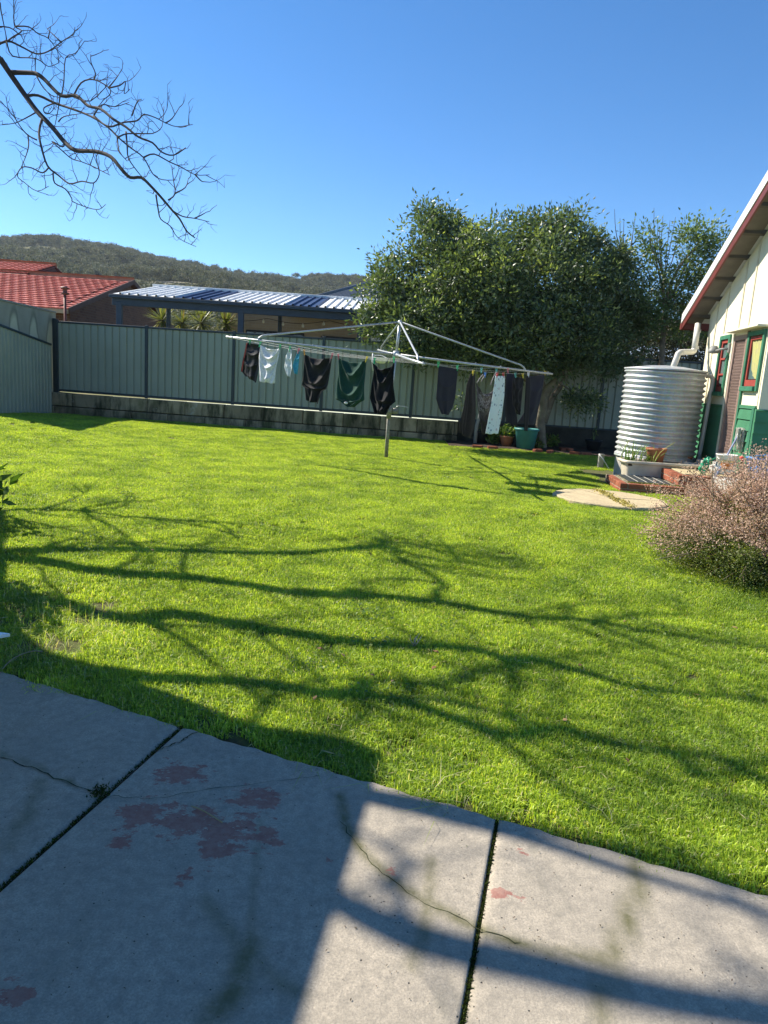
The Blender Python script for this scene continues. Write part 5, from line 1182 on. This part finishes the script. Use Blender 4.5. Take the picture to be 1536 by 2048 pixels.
for i, (px, py, s, lb) in enumerate(((1145, 888, .16, 'rounded mossy rock left of the squat black pot'), (1215, 893, .13, 'small rock right of the squat black pot'), (1165, 885, .12, 'rock against the fence plinth'))):
    p = onbed(px, py); o = part('rock', lump((p.x, p.y, lz(p.x, p.y)+s*.7), (s, s*.8, s), 20+i), sm, smooth=True); tag(o, lb, 'rock')
for i, (px, py, n, r, lb) in enumerate(((1100, 890, 260, .22, 'dark strappy groundcover at the foot of the tree'), (985, 888, 300, .2, 'low leafy weed between the two pots in the bed'), (1075, 897, 160, .15, 'small weed tuft beside the teal tub'))):
    p = onbed(px, py); herb('bed_plant', (p.x, p.y, lz(p.x, p.y)+.02), r, r*.7, n, .09, lb, 'plant', hm)
dpipe = onbed(950, 888); o = part('standpipe', MB().tube([(dpipe.x, dpipe.y, lz(dpipe.x, dpipe.y)), (dpipe.x, dpipe.y, .62), (dpipe.x+.14, dpipe.y+.05, 1.25)], [.045, .045, .02], 10), M('grey_pvc', (.28, .27, .25), rough=.5), smooth=True); tag(o, 'grey standpipe with raised hose behind the brown dress', 'pipe')
# white board corner at the left edge
c0 = G(20, 1273, .06); bd = Vector((-1, .18, 0)).normalized(); be = Vector((-.75, -.66, 0)).normalized()
vs = [c0, c0+bd*.6, c0+bd*.6+be*.5, c0+be*.5]; vs = [v+Vector((0, 0, h)) for h in (0, .018) for v in vs]
o = part('white_board', MB().add(vs, [(3, 2, 1, 0), (4, 5, 6, 7), (0, 1, 5, 4), (1, 2, 6, 5), (2, 3, 7, 6), (3, 0, 4, 7)]), M('gloss_white', (.78, .78, .78), rough=.15, spec=.6)); tag(o, 'corner of a white glossy board at the left edge of the lawn', 'board')

# ------------------------------------------------------------------ shrubs and trees
def tube_obj(name, paths, mat, parent=None, n=6, kind=None):
    mb = MB()
    for pts, rad in paths: mb.tube(pts, rad, n)
    o = part(name, mb, mat, parent, True)
    return o
# pinkish twiggy bush in the right foreground
bushroot = thing('flowering_bush', (BUSH_C[0], BUSH_C[1], lz(*BUSH_C)), 'wide twiggy bush with dusty pink flowers in the right foreground', 'bush')
twm = M('bush_twig', (.22, .17, .11), (.15, .12, .08), rough=.9)
flm = leafmat('bush_flower', (.40, .28, .18), (.66, .47, .365), (.76, .54, .47), tr=.3, trc=(1.2, 1.1, 1), rough=.8, spec=.1)
bgm = leafmat('bush_leaf', (.06, .09, .02), (.17, .20, .05), (.28, .26, .1), tr=.35, rough=.5)
paths = []; tips = []
bc = np.array([BUSH_C[0], BUSH_C[1], lz(*BUSH_C)])
for k in range(620):
    d = unit(1)[0]; d[2] = abs(d[2])*.9+.05; d /= np.linalg.norm(d)
    ext = np.array([1.0, 1.0, 1.0])*rng.uniform(.74, 1.08)*(1+.11*sin(d[0]*9+d[1]*6)+.08*sin(d[1]*17+d[2]*11)); tip = bc+d*ext+np.array([0, 0, .05])
    st = bc+np.array([rng.normal(0, .12), rng.normal(0, .12), .0]); mid = (st+tip)/2+np.array([0, 0, .10])+rng.normal(0, .05, 3)
    paths.append((catmull([st, mid, tip], 4), [.008*(1-.09*i) for i in range(9)])); tips.append((st, mid, tip))
tube_obj('twigs', paths, twm, bushroot, 4)
B = []; Rn = []
for st, mid, tip in tips:
    n = 150; t = 1-np.power(rng.random(n), 1.3)*.5; q = (1-t)[:, None]**2*st+2*((1-t)*t)[:, None]*mid+(t**2)[:, None]*tip+rng.normal(0, .045, (n, 3)); B.append(q); Rn.append(np.clip(rng.random()*.75+rng.random(n)*.3, 0, 1))
B = np.concatenate(B); Rn = np.concatenate(Rn); low = (B[:, 2]-bc[2]) < .30+.12*np.sin(B[:, 0]*7); fl = B[~low]; N = len(fl)
o = put_mesh('flowers', leafmesh('flowers', fl, unit(N), unit(N), rng.uniform(.012, .026, N), rng.uniform(.008, .015, N), Rn[~low], flm), bushroot); o.location = -wloc(bushroot)
n2 = 26000; d = unit(n2); d[:, 2] = np.abs(d[:, 2]); q = bc+d*np.array([.88, .9, .78])*np.power(rng.random(n2), .35)[:, None]
lw = np.concatenate([q, B[low]]); N = len(lw)
o = put_mesh('leaves', leafmesh('leaves', lw, unit(N), unit(N), rng.uniform(.014, .03, N), rng.uniform(.006, .012, N), rng.random(N), bgm), bushroot); o.location = -wloc(bushroot)
p = G(1480, 1150, .1); herb('low_weed', (p.x, p.y, lz(p.x, p.y)), .28, .10, 700, .035, 'bright green low weed at the foot of the pink bush', 'plant', MATS['bright_leaf'], 4)
# leafy shrub poking in at the left edge
bigleaf = leafmat('vine_leaf', (.03, .07, .012), (.09, .15, .025), (.2, .24, .05), tr=.4, rough=.4)
p = G(0, 1045, .12); lsx = p.x-.42; lsy = p.y+.1
herb('leafy_shrub', (lsx, lsy, lz(lsx, lsy)), .44, .33, 330, .13, 'leafy green shrub poking in at the left edge of the lawn', 'shrub', bigleaf, 10)

sq = Vector((-3.25, 4.72, 0)); herb('added_shade_shrub', (sq.x, sq.y, lz(sq.x, sq.y)), .44, .66, 1200, .12, 'dense unseen shrub added beyond the left edge to shade the weedy corner', 'shrub', bigleaf, 12)  # unseen shrub added out of frame so its shadow darkens the weedy corner
bark = M('smooth_bark', (.22, .18, .13), (.13, .105, .075), rough=.9, scale=5, bmp=.5, bscale=25, c3=(.30, .28, .2), scale3=4)
glossy = leafmat('glossy_leaf', (.062, .092, .05), (.155, .20, .10), (.42, .47, .15), tr=.32, trc=(1.4, 1.5, .5), rough=.38, spec=.45)
def crown(lobes, nclump, nleaf, size, mat_, name='crown', sub=.20):
    """lobes: (centre, radii); clumps lie mostly near the skin of each lobe"""
    vol = np.array([r[0]*r[1]*r[2] for c, r in lobes])**.75; pick = rng.choice(len(lobes), nclump, p=vol/vol.sum())
    C_ = np.array([l[0] for l in lobes])[pick]; R_ = np.array([l[1] for l in lobes])[pick]
    rad_ = np.power(rng.uniform(.18, 1.06, nclump), .42); stray = rng.random(nclump) < .07; rad_ = np.where(stray, rng.uniform(1.04, 1.2, nclump), rad_); cl = C_+unit(nclump)*R_*rad_[:, None]
    n = nclump*nleaf; k = np.repeat(np.arange(nclump), nleaf); s = rng.uniform(.55, 1.45, nclump)*sub
    off = rng.normal(0, 1, (n, 3))*s[k][:, None]*np.array([1, 1, .8]); base = cl[k]+off
    dirs = off/np.maximum(np.linalg.norm(off, axis=1, keepdims=True), 1e-3)+unit(n)*.6+np.array([0, 0, .15])
    young_lit = rng.random(nclump) < .17; rn = rng.random(n)*.78; rn = np.where(young_lit[k] & (off[:, 2] > 0), rng.uniform(.85, 1, n), rn)  # paler clump tops: new growth, also sunlit highlights put into the leaf colour
    return leafmesh(name, base, dirs, unit(n)+np.array([0, 0, .9]), rng.uniform(.7, 1.25, n)*size, rng.uniform(.75, 1.2, n)*size*.42, rn, mat_), cl
def L3(px, py, Y, rpx, depth=None):
    c = P(px, py, Y); r = rpx/FPX*Y; return (np.array(c), np.array([r, depth or r, r*.95]))
big = [L3(870, 440, 18.2, 34), L3(880, 490, 18.0, 62), L3(800, 545, 17.6, 52), L3(770, 600, 17.2, 50), L3(930, 545, 17.6, 92), L3(1010, 500, 18.2, 62), L3(985, 585, 17, 100), L3(1130, 490, 18.2, 66), L3(1190, 520, 18.2, 58),
       L3(1095, 560, 17.4, 90), L3(1180, 600, 17.6, 78), L3(880, 630, 16.8, 84), L3(820, 660, 16.6, 56), L3(1050, 650, 16.8, 92), L3(960, 680, 16.8, 66), L3(1150, 670, 17.2, 70), L3(760, 650, 17.2, 40), L3(1235, 590, 18, 40), L3(1110, 720, 17.4, 30), L3(1230, 650, 18, 46), L3(1070, 470, 18.4, 40), L3(1000, 700, 16.9, 46), L3(1190, 690, 17.3, 44), L3(1250, 700, 17.6, 36), L3(1255, 620, 17.8, 40), L3(900, 690, 16.7, 40), L3(1240, 540, 18.2, 34), L3(1060, 705, 16.9, 40), L3(1140, 715, 17.0, 34), L3(1215, 730, 17.4, 26), L3(850, 705, 16.6, 26)]
tb = onbed(1088, 884); tb.y = 17.55; tb.x = P(1086, 884, 17.55).x; tb.z = lz(tb.x, tb.y)
btree = thing('evergreen_tree', tb, 'large dense glossy green tree overhanging the back fence', 'tree')
pa = [tb-Vector((0, 0, .1)), P(1080, 850, 17.5), P(1086, 815, 17.4), P(1092, 785, 17.35), P(1112, 762, 17.3), P(1135, 738, 17.3), P(1165, 722, 17.4), P(1190, 705, 17.5), P(1200, 660, 17.6), P(1190, 600, 17.7)]
tr_ = part('trunk', MB().tube(catmull(pa, 5), list(np.linspace(.135, .045, 46)), 12), bark, btree, True)
tk2 = [P(1088, 845, 17.5), P(1098, 815, 17.45), P(1108, 790, 17.5), P(1122, 770, 17.6), P(1130, 720, 17.7), P(1110, 650, 17.8), P(1090, 560, 17.8), P(1100, 500, 18)]
part('limb', MB().tube(catmull(tk2, 5), list(np.linspace(.085, .03, 36)), 10), bark, tr_, True)
for end in ((930, 540, 17.6), (870, 470, 18), (800, 560, 17.5), (880, 640, 16.9), (985, 600, 17.1), (1010, 510, 18.1), (1180, 520, 18.2), (780, 610, 17.3)):
    a = P(1092, 785, 17.4) if end[0] < 1000 else P(1122, 750, 17.6); e = P(*end); m = a.lerp(e, .5)+Vector((random.uniform(-.2, .2), 0, .25))
    part('limb', MB().tube(catmull([a, m, e], 8), list(np.linspace(.075, .015, 17)), 8), bark, tr_, True)
me, cl = crown(big, 1750, 56, .112, glossy, sub=.135); o = put_mesh('crown', me, btree); o.location = -wloc(btree)
spr = [(1160, 800, 17.3, 24), (1180, 805, 17.4, 18), (1140, 795, 17.3, 16), (925, 800, 17.3, 10)]
me, cl = crown([L3(*q) for q in spr], 34, 34, .10, glossy, sub=.12); o = put_mesh('low_spray', me, btree); o.location = -wloc(btree)
part('spray_twig', MB().tube(catmull([P(1115, 765, 17.35), P(1140, 780, 17.35), P(1165, 798, 17.35), P(1185, 806, 17.4)], 4), list(np.linspace(.02, .006, 13)), 6), bark, tr_, True)
# slim tree above the tank
gl2 = leafmat('slim_leaf', (.07, .11, .045), (.17, .225, .09), (.32, .38, .13), tr=.3, rough=.4)
sb = P(1330, 830, 18.0); sb.z = .3
stree = thing('slim_tree', sb, 'slim open crowned green tree behind the water tank', 'tree')
trk = part('trunk', MB().tube(catmull([sb, P(1322, 740, 18), P(1330, 640, 18), P(1345, 560, 18), P(1385, 500, 18)], 5), list(np.linspace(.09, .02, 21)), 8), bark, stree, True)
for e in ((1300, 480, 18), (1405, 470, 18), (1410, 540, 18), (1290, 570, 18), (1375, 610, 17.8)):
    a = P(1332, 620, 18); ee = P(*e); part('limb', MB().tube(catmull([a, a.lerp(ee, .5)+Vector((0, 0, .1)), ee], 5), list(np.linspace(.035, .008, 11)), 6), bark, trk, True)
sl_ = [L3(1400, 480, 18, 34), L3(1425, 495, 18, 22), L3(1375, 478, 18, 18), L3(1395, 540, 18, 36), L3(1298, 470, 18.2, 17), L3(1300, 510, 18.2, 22), L3(1280, 560, 18, 34), L3(1340, 575, 18, 30), L3(1400, 590, 18, 32), L3(1360, 640, 17.8, 40), L3(1290, 630, 17.8, 40), L3(1420, 640, 17.9, 24)]
me, cl = crown(sl_, 230, 46, .10, gl2, sub=.15); o = put_mesh('crown', me, stree); o.location = -wloc(stree)
# hedge of dull small leaves filling the corner behind the tank
hb_ = P(1300, 820, 18.9); hb_.z = .66
hedge = thing('dull_hedge', hb_, 'dull brown green hedge behind fence and water tank', 'hedge')
hdm = leafmat('hedge_leaf', (.03, .035, .018), (.075, .075, .035), (.2, .17, .1), tr=.2, rough=.6)
me, cl = crown([L3(1250, 660, 19.3, 50), L3(1300, 690, 19.3, 56), L3(1360, 670, 19.4, 56), L3(1410, 690, 19.5, 50), L3(1340, 620, 19.6, 50), L3(1420, 620, 19.8, 46), L3(1270, 610, 19.8, 40), L3(1380, 730, 19.3, 40), L3(1310, 740, 19.2, 40)], 330, 50, .085, hdm, 'leaves', .17); o = put_mesh('leaves', me, hedge); o.location = -wloc(hedge)
pts = []
for k in range(26):
    x = random.uniform(1235, 1430); pts.append((catmull([P(x, 800, 19.2), P(x+random.uniform(-15, 15), 700, 19.3), P(x+random.uniform(-30, 30), 610, 19.4)], 3), list(np.linspace(.02, .006, 7))))
tube_obj('stems', pts, M('hedge_stem', (.16, .11, .075)), hedge, 5)
# bare shrubs with upright whips
def whips(label, px0, base_y, lst, Y):
    b = P(px0, 800, Y); b.z = .5; root = thing('bare_shrub', b, label, 'shrub', 'bare winter shrubs behind the trees'); j = P(px0, base_y, Y); wm = M('whip_bark', (.13, .10, .08))
    part('trunk', MB().tube([b, b.lerp(j, .5)+Vector((.05, 0, 0)), j], [.05, .04, .03], 7), wm, root, True)
    for x, y in lst:
        e = P(x, y, Y+random.uniform(-.3, .3)); part('whip', MB().tube(catmull([j, j.lerp(e, .45)+Vector(((e.x-j.x)*.25, 0, 0)), e], 4), list(np.linspace(.016, .004, 9)), 5), wm, root)
whips('bare shrub with tall upright whips between the two tree crowns', 1328, 560, [(1308, 416), (1316, 440), (1326, 432), (1340, 441), (1351, 434), (1366, 436), (1319, 455), (1300, 470), (1355, 470), (1375, 495)], 18.6)
whips('bare shrub with few whips at right side of the big crown', 1255, 520, [(1229, 418), (1248, 437), (1271, 428), (1240, 436), (1266, 470), (1238, 470)], 18.9)
whips('bare shrub whips beside the cottage roof edge', 1440, 560, [(1470, 458), (1487, 450), (1465, 490), (1450, 500), (1478, 470)], 17.0)

# ------------------------------------------------------------------ bare deciduous tree, trunk outside the frame on the left
btm = M('bare_bark', (.085, .07, .062), (.055, .045, .04), rough=.85, scale=9, bmp=.4, bscale=40)
T0 = Vector((-5.25, 6.6, 0)); T0.z = lz(T0.x, T0.y)
bare = thing('bare_tree', T0, 'leafless tree whose crooked branches hang in from upper left', 'tree')
FK = T0+Vector((.12, -.05, 2.05))
trunk = part('trunk', MB().tube(catmull([T0-Vector((0, 0, .2)), T0+Vector((.04, 0, .5)), T0+Vector((.0, .03, 1.2)), FK], 5), list(np.linspace(.17, .12, 16)), 14), btm, bare, True)
def lift(px, py, h, z=.1):
    g = G(px, py, z); return Vector((g.x, g.y, 0))+AZ*(COT*h)+Vector((0, 0, z+h))
def limb(pts, r0, r1, n=9, sub=5):
    c = catmull(pts, sub); o = part('limb', MB().tube(c, list(np.linspace(r0, r1, len(c))), n), btm, trunk, True); return c
twigs = []
def inframe(q):
    v = np.array(q)-_C; k = v@_F
    if k < .2: return False
    x = 768+FPX*(v@_R)/k; y = 1024-FPX*(v@_U)/k
    return -60 < x < 1600 and -60 < y < 2110
def secondary(path, n, L, seed, r):
    rd = random.Random(seed); made = 0; tries = 0
    while made < n and tries < n*8:
        tries += 1; i = rd.randrange(len(path)//5, len(path)-1); t = (path[i+1]-path[i]).normalized(); s = Vector((rd.gauss(0, 1), rd.gauss(0, 1), rd.gauss(0, .7))); s = (s-t*s.dot(t)).normalized()
        d = (t*rd.uniform(.2, .8)+s).normalized(); l = L*rd.uniform(.5, 1.2); pts = [path[i]]
        for k in range(6):
            d = (d+Vector((rd.gauss(0, .3), rd.gauss(0, .3), rd.gauss(.04, .25)))).normalized(); pts.append(pts[-1]+d*l/6)
        if any(inframe(q) for q in pts): continue
        c = catmull(pts, 2); rr = r*rd.uniform(.6, 1.1); part('branch', MB().tube(c, list(np.linspace(rr, rr*.3, len(c))), 6), btm, trunk, True); made += 1
        twiggy(c[2:], .16, .5, rd.randrange(10**6), .011, .9, 2, True)
def twiggy(path, every, L, seed, r=.006, spread=.8, gen=2, hide=False):
    rd = random.Random(seed); acc = 0
    for i in range(1, len(path)):
        seg = (path[i]-path[i-1]).length; acc += seg
        if acc < every: continue
        acc = 0; t = (path[i]-path[i-1]).normalized(); s = Vector((rd.gauss(0, 1), rd.gauss(0, 1), rd.gauss(.3, 1))); s = (s-t*s.dot(t)).normalized()
        d = (t*.6+s*spread).normalized(); l = L*rd.uniform(.5, 1.25); p = path[i]; pts = [p]
        for k in range(4):
            d = (d+Vector((rd.gauss(0, .25), rd.gauss(0, .25), rd.gauss(.12, .22)))).normalized(); pts.append(pts[-1]+d*l/4)
        if hide and any(inframe(q) for q in pts): continue
        twigs.append((pts, list(np.linspace(r, r*.35, 5))))
        if gen > 1: twiggy(pts, l/3.5, L*.45, rd.randrange(10**6), r*.6, .9, gen-1, hide)
B1 = [FK, lift(0, 1100, 2.5), lift(250, 1130, 3.2), lift(600, 1165, 4.0), lift(860, 1187, 4.7), lift(1060, 1210, 5.3), lift(1300, 1240, 5.9), lift(1536, 1268, 6.4)]
B2 = [FK, lift(0, 1160, 2.3), lift(200, 1195, 3.0), lift(430, 1215, 3.7), lift(700, 1248, 4.5), lift(900, 1268, 5.1), lift(1060, 1292, 5.6), lift(1250, 1335, 6.2), lift(1536, 1368, 6.9)]
B3 = [T0+Vector((.02, 0, 1.15)), lift(0, 1240, 1.75), lift(240, 1295, 2.9), lift(430, 1318, 3.7), lift(640, 1345, 4.5), lift(860, 1372, 5.2), lift(1060, 1408, 5.8), lift(1300, 1440, 6.5), lift(1536, 1452, 7.0)]
B4 = [lift(300, 1480, 3.6), lift(640, 1520, 4.5), lift(1000, 1582, 5.4), lift(1200, 1630, 5.9), lift(1536, 1722, 6.4)]
B5 = [T0+Vector((.02, 0, 1.35)), lift(0, 1330, 2.2), lift(300, 1480, 3.6), lift(480, 1640, 4.5), lift(730, 1765, 5.4), lift(1000, 1830, 5.8), lift(1250, 1885, 6.2), lift(1536, 1925, 6.6)]
B6 = [FK+Vector((0, 0, .05)), lift(20, 1022, 2.9), lift(230, 1030, 3.4), lift(450, 1048, 4.0), lift(620, 1060, 4.5)]
B7 = [lift(860, 1187, 4.7), lift(870, 1150, 4.95), lift(815, 1120, 5.0), lift(785, 1090, 5.1), lift(770, 1060, 5.2)]
B8 = [lift(640, 1345, 4.5), lift(760, 1330, 4.9), lift(950, 1310, 5.4), lift(1150, 1290, 6.0), lift(1300, 1250, 6.4)]
B10 = [lift(480, 1640, 4.5), lift(730, 1785, 5.3), lift(1000, 1858, 5.7), lift(1250, 1915, 6.1), lift(1536, 1962, 6.5)]
B11 = [lift(640, 1520, 4.5), lift(1000, 1606, 5.2), lift(1200, 1668, 5.7), lift(1536, 1762, 6.2)]
B9 = [lift(0, 1100, 2.5), lift(120, 1090, 3.0), lift(260, 1080, 3.4), lift(400, 1070, 3.8)]
for k, (b, r0, r1) in enumerate(((B1, .105, .022), (B2, .10, .03), (B3, .08, .03), (B4, .06, .04), (B5, .055, .045), (B6, .055, .012), (B7, .035, .012), (B8, .04, .012), (B9, .04, .01), (B10, .045, .03), (B11, .04, .025))):
    c = limb([p+Vector((random.gauss(0, .05), random.gauss(0, .05), random.gauss(0, .05)))*(1 if i and k not in (3, 4, 9, 10) else 0) for i, p in enumerate(catmull(b, 2))], r0, r1, 9, 3); secondary(c, (9, 9, 7, 0, 0, 8, 4, 4, 4, 1, 0)[k], 1.7 if k < 6 else .9, 300+k, .030); twiggy(c[len(c)//4:], .17 if k not in (3, 4, 9, 10) else 1.2, .85 if k < 6 else .55, 100+k, .014, .9, 3, True)
twigs_far = twigs; twigs = []
S_ = 1/3.413
VIS = [[(0, 400), (70, 500), (170, 650), (250, 765), (360, 870), (440, 970), (520, 1025), (650, 1035), (750, 1065), (830, 1150), (890, 1215), (960, 1215), (1030, 1270), (1100, 1350), (1180, 1440), (1230, 1490), (1270, 1580), (1335, 1625)],
       [(75, 495), (150, 500), (240, 500), (300, 535), (350, 590), (420, 650), (520, 655), (600, 720), (690, 745), (780, 820), (860, 870), (950, 940), (1040, 980), (1100, 1040), (1190, 1055), (1270, 1005)],
       [(180, 655), (260, 655), (370, 700), (480, 740), (620, 790), (740, 870), (810, 940), (900, 1010), (980, 1080), (1040, 1190), (1110, 1230), (1210, 1225)],
       [(640, 790), (740, 860), (850, 830), (940, 820), (980, 785), (1060, 805), (1130, 840), (1210, 860), (1310, 845)],
       [(290, 800), (270, 900), (285, 1000), (330, 1130), (400, 1200), (480, 1250), (560, 1240), (640, 1245), (680, 1190), (670, 1130), (650, 1050)],
       [(335, 1140), (290, 1180), (220, 1150), (150, 1140), (115, 1200), (170, 1250), (250, 1305), (330, 1275)],
       [(362, 1180), (370, 1250), (450, 1285), (490, 1350), (500, 1380), (600, 1420), (680, 1430), (720, 1400)],
       [(440, 975), (430, 1000), (350, 960), (430, 1030), (490, 1080), (560, 1100), (640, 1140), (700, 1170), (750, 1200)],
       [(420, 650), (440, 560), (445, 400), (520, 360), (580, 285)],
       [(-60, 330), (45, 285), (130, 310), (250, 370), (330, 350), (420, 290), (500, 235), (510, 180)],
       [(45, 285), (90, 380), (240, 400), (330, 450), (400, 430)],
       [(105, 180), (200, 185), (260, 225), (330, 260), (400, 360), (440, 400)],
       [(45, 285), (90, 250), (150, 210), (105, 180), (95, 100), (98, 0), (110, -60)],
       [(500, 660), (550, 570), (640, 545), (740, 600), (750, 640), (700, 690), (640, 780)],
       [(740, 600), (790, 540), (815, 495)], [(745, 600), (820, 585), (860, 560), (850, 640), (890, 610)], [(640, 545), (650, 500), (620, 430), (618, 370)],
       [(860, 900), (870, 1000), (880, 1080), (940, 1170), (1000, 1240)],
       [(810, 935), (870, 915), (1000, 915), (1050, 910), (1110, 860), (1120, 730)], [(1130, 840), (1180, 810), (1220, 730)],
       [(980, 1075), (1050, 1050), (1150, 1100), (1240, 1140), (1330, 1190), (1430, 1190)], [(1330, 1190), (1370, 1240), (1400, 1240)],
       [(1180, 1440), (1250, 1475), (1330, 1490), (1430, 1515)], [(1330, 1490), (1380, 1465), (1410, 1450)],
       [(1065, 1330), (1080, 1430), (1100, 1500), (1165, 1545), (1220, 1620), (1340, 1680)], [(1150, 1365), (1195, 1320), (1190, 1240), (1170, 1130)], [(1195, 1320), (1260, 1280), (1285, 1220)],
       [(240, 770), (180, 800), (100, 840), (0, 855)], [(250, 955), (190, 920), (150, 880), (100, 800), (50, 740), (0, 690)], [(190, 920), (195, 1000), (170, 1070), (140, 1140)],
       [(410, 655), (400, 740), (375, 860)], [(400, 830), (440, 790), (550, 780)], [(380, 700), (300, 740), (310, 770), (340, 770), (380, 730)], [(250, 520), (300, 600), (370, 665)], [(900, 790), (940, 700), (970, 680)],
       [(640, 790), (700, 720), (780, 730), (880, 700)], [(800, 930), (810, 1030), (870, 1100)], [(240, 400), (240, 490)], [(330, 260), (350, 180)], [(420, 290), (320, 200)], [(-40, 180), (60, 190), (130, 230), (160, 250)], [(0, 20), (10, 80), (40, 230), (45, 285)], [(500, 660), (620, 690), (760, 560)]]
def dep(x, y): return 8.35+.35*sin(x*.0041+1)+.3*sin(y*.0037)
RAD0 = {0: .034, 1: .028, 2: .017, 3: .011, 4: .014, 9: .014, 13: .010, 12: .010, 17: .010}
join = P(0, 400*S_, dep(0, 400))
conn = limb([FK, FK+Vector((.15, .7, .9)), FK.lerp(join, .6)+Vector((-.1, .1, .45)), join], .075, .036)
c = limb([FK.lerp(join, .6)+Vector((-.1, .1, .45)), P(-60, 330*S_-30, dep(0, 300)), P(-60*S_, 330*S_, dep(-60, 330))], .05, .025)
limb([P(-60*S_, 330*S_, dep(-60, 330)), P(-30, 20, dep(0, 100)), P(110*S_, -60*S_, dep(110, -60))], .02, .012)
for i, pth in enumerate(VIS):
    r0 = RAD0.get(i, .0088); off = random.uniform(-.35, .35) if i else 0; n = len(pth)
    pts = [P((x+random.uniform(-5, 5)*(k > 0))*S_, (y+random.uniform(-5, 5)*(k > 0))*S_, dep(x, y)+off*min(1, k/2.5)) for k, (x, y) in enumerate(pth)]
    c = catmull(pts, 3); part('branch', MB().tube(c, [r0+(max(.0032, r0*.2)-r0)*(k/(len(c)-1))**.8 for k in range(len(c))], 7), btm, trunk, True)
    twiggy(c[2:], .085 if i > 3 else .15, .23, 500+i, .0046, .8, 2)
mb = MB()
for pts, rad in twigs: mb.tube(pts, rad, 4, False)
stuff(part('fine_twigs', mb, btm, trunk, True))
mb = MB()
for pts, rad in twigs_far: mb.tube(pts, rad, 4, False)
stuff(part('outer_twigs', mb, btm, trunk, True))
# house wing just outside the frame on the left: its corner shades the patio
WH = 2.7; cw = G(770, 1502, 0); K = Vector((cw.x, cw.y, 0))+AZ*(COT*WH); wd = Vector((-.14, -.99, 0)).normalized(); we = Vector((-.99, .14, 0)).normalized()
wing = thing('house_wing', (K.x-1.5, K.y-1.5, 0), 'cream house wing standing just left of the patio', 'house')
def wq(a, b, z): return K+wd*a+we*b+Vector((0, 0, z))
c = wq(2.5, 1.62, 1.3); part('wall', MB().box((c.x, c.y, 1.24), (4.86, 3.0, 2.48), wd), cream, wing)
c = wq(2.45, 1.6, 0); part('roof', MB().box((c.x, c.y, 2.59), (4.9, 3.2, .22), wd), roofm, wing)

# ------------------------------------------------------------------ haze over the valley
hz = bpy.data.materials.new('haze_air'); hz.use_nodes = True; n, l = hz.node_tree.nodes, hz.node_tree.links
n.remove(n['Principled BSDF']); pv = n.new('ShaderNodeVolumePrincipled'); pv.inputs['Color'].default_value = (.74, .86, 1, 1); pv.inputs['Density'].default_value = .00016; pv.inputs['Anisotropy'].default_value = .2
l.new(pv.outputs[0], n['Material Output'].inputs['Volume'])
hz_o = part('haze', MB().bbox((-700, -60, -1.6), (700, 760, 150)), hz); stuff(hz_o); tag(hz_o, 'thin blue haze in the air before the far hillside', 'haze')
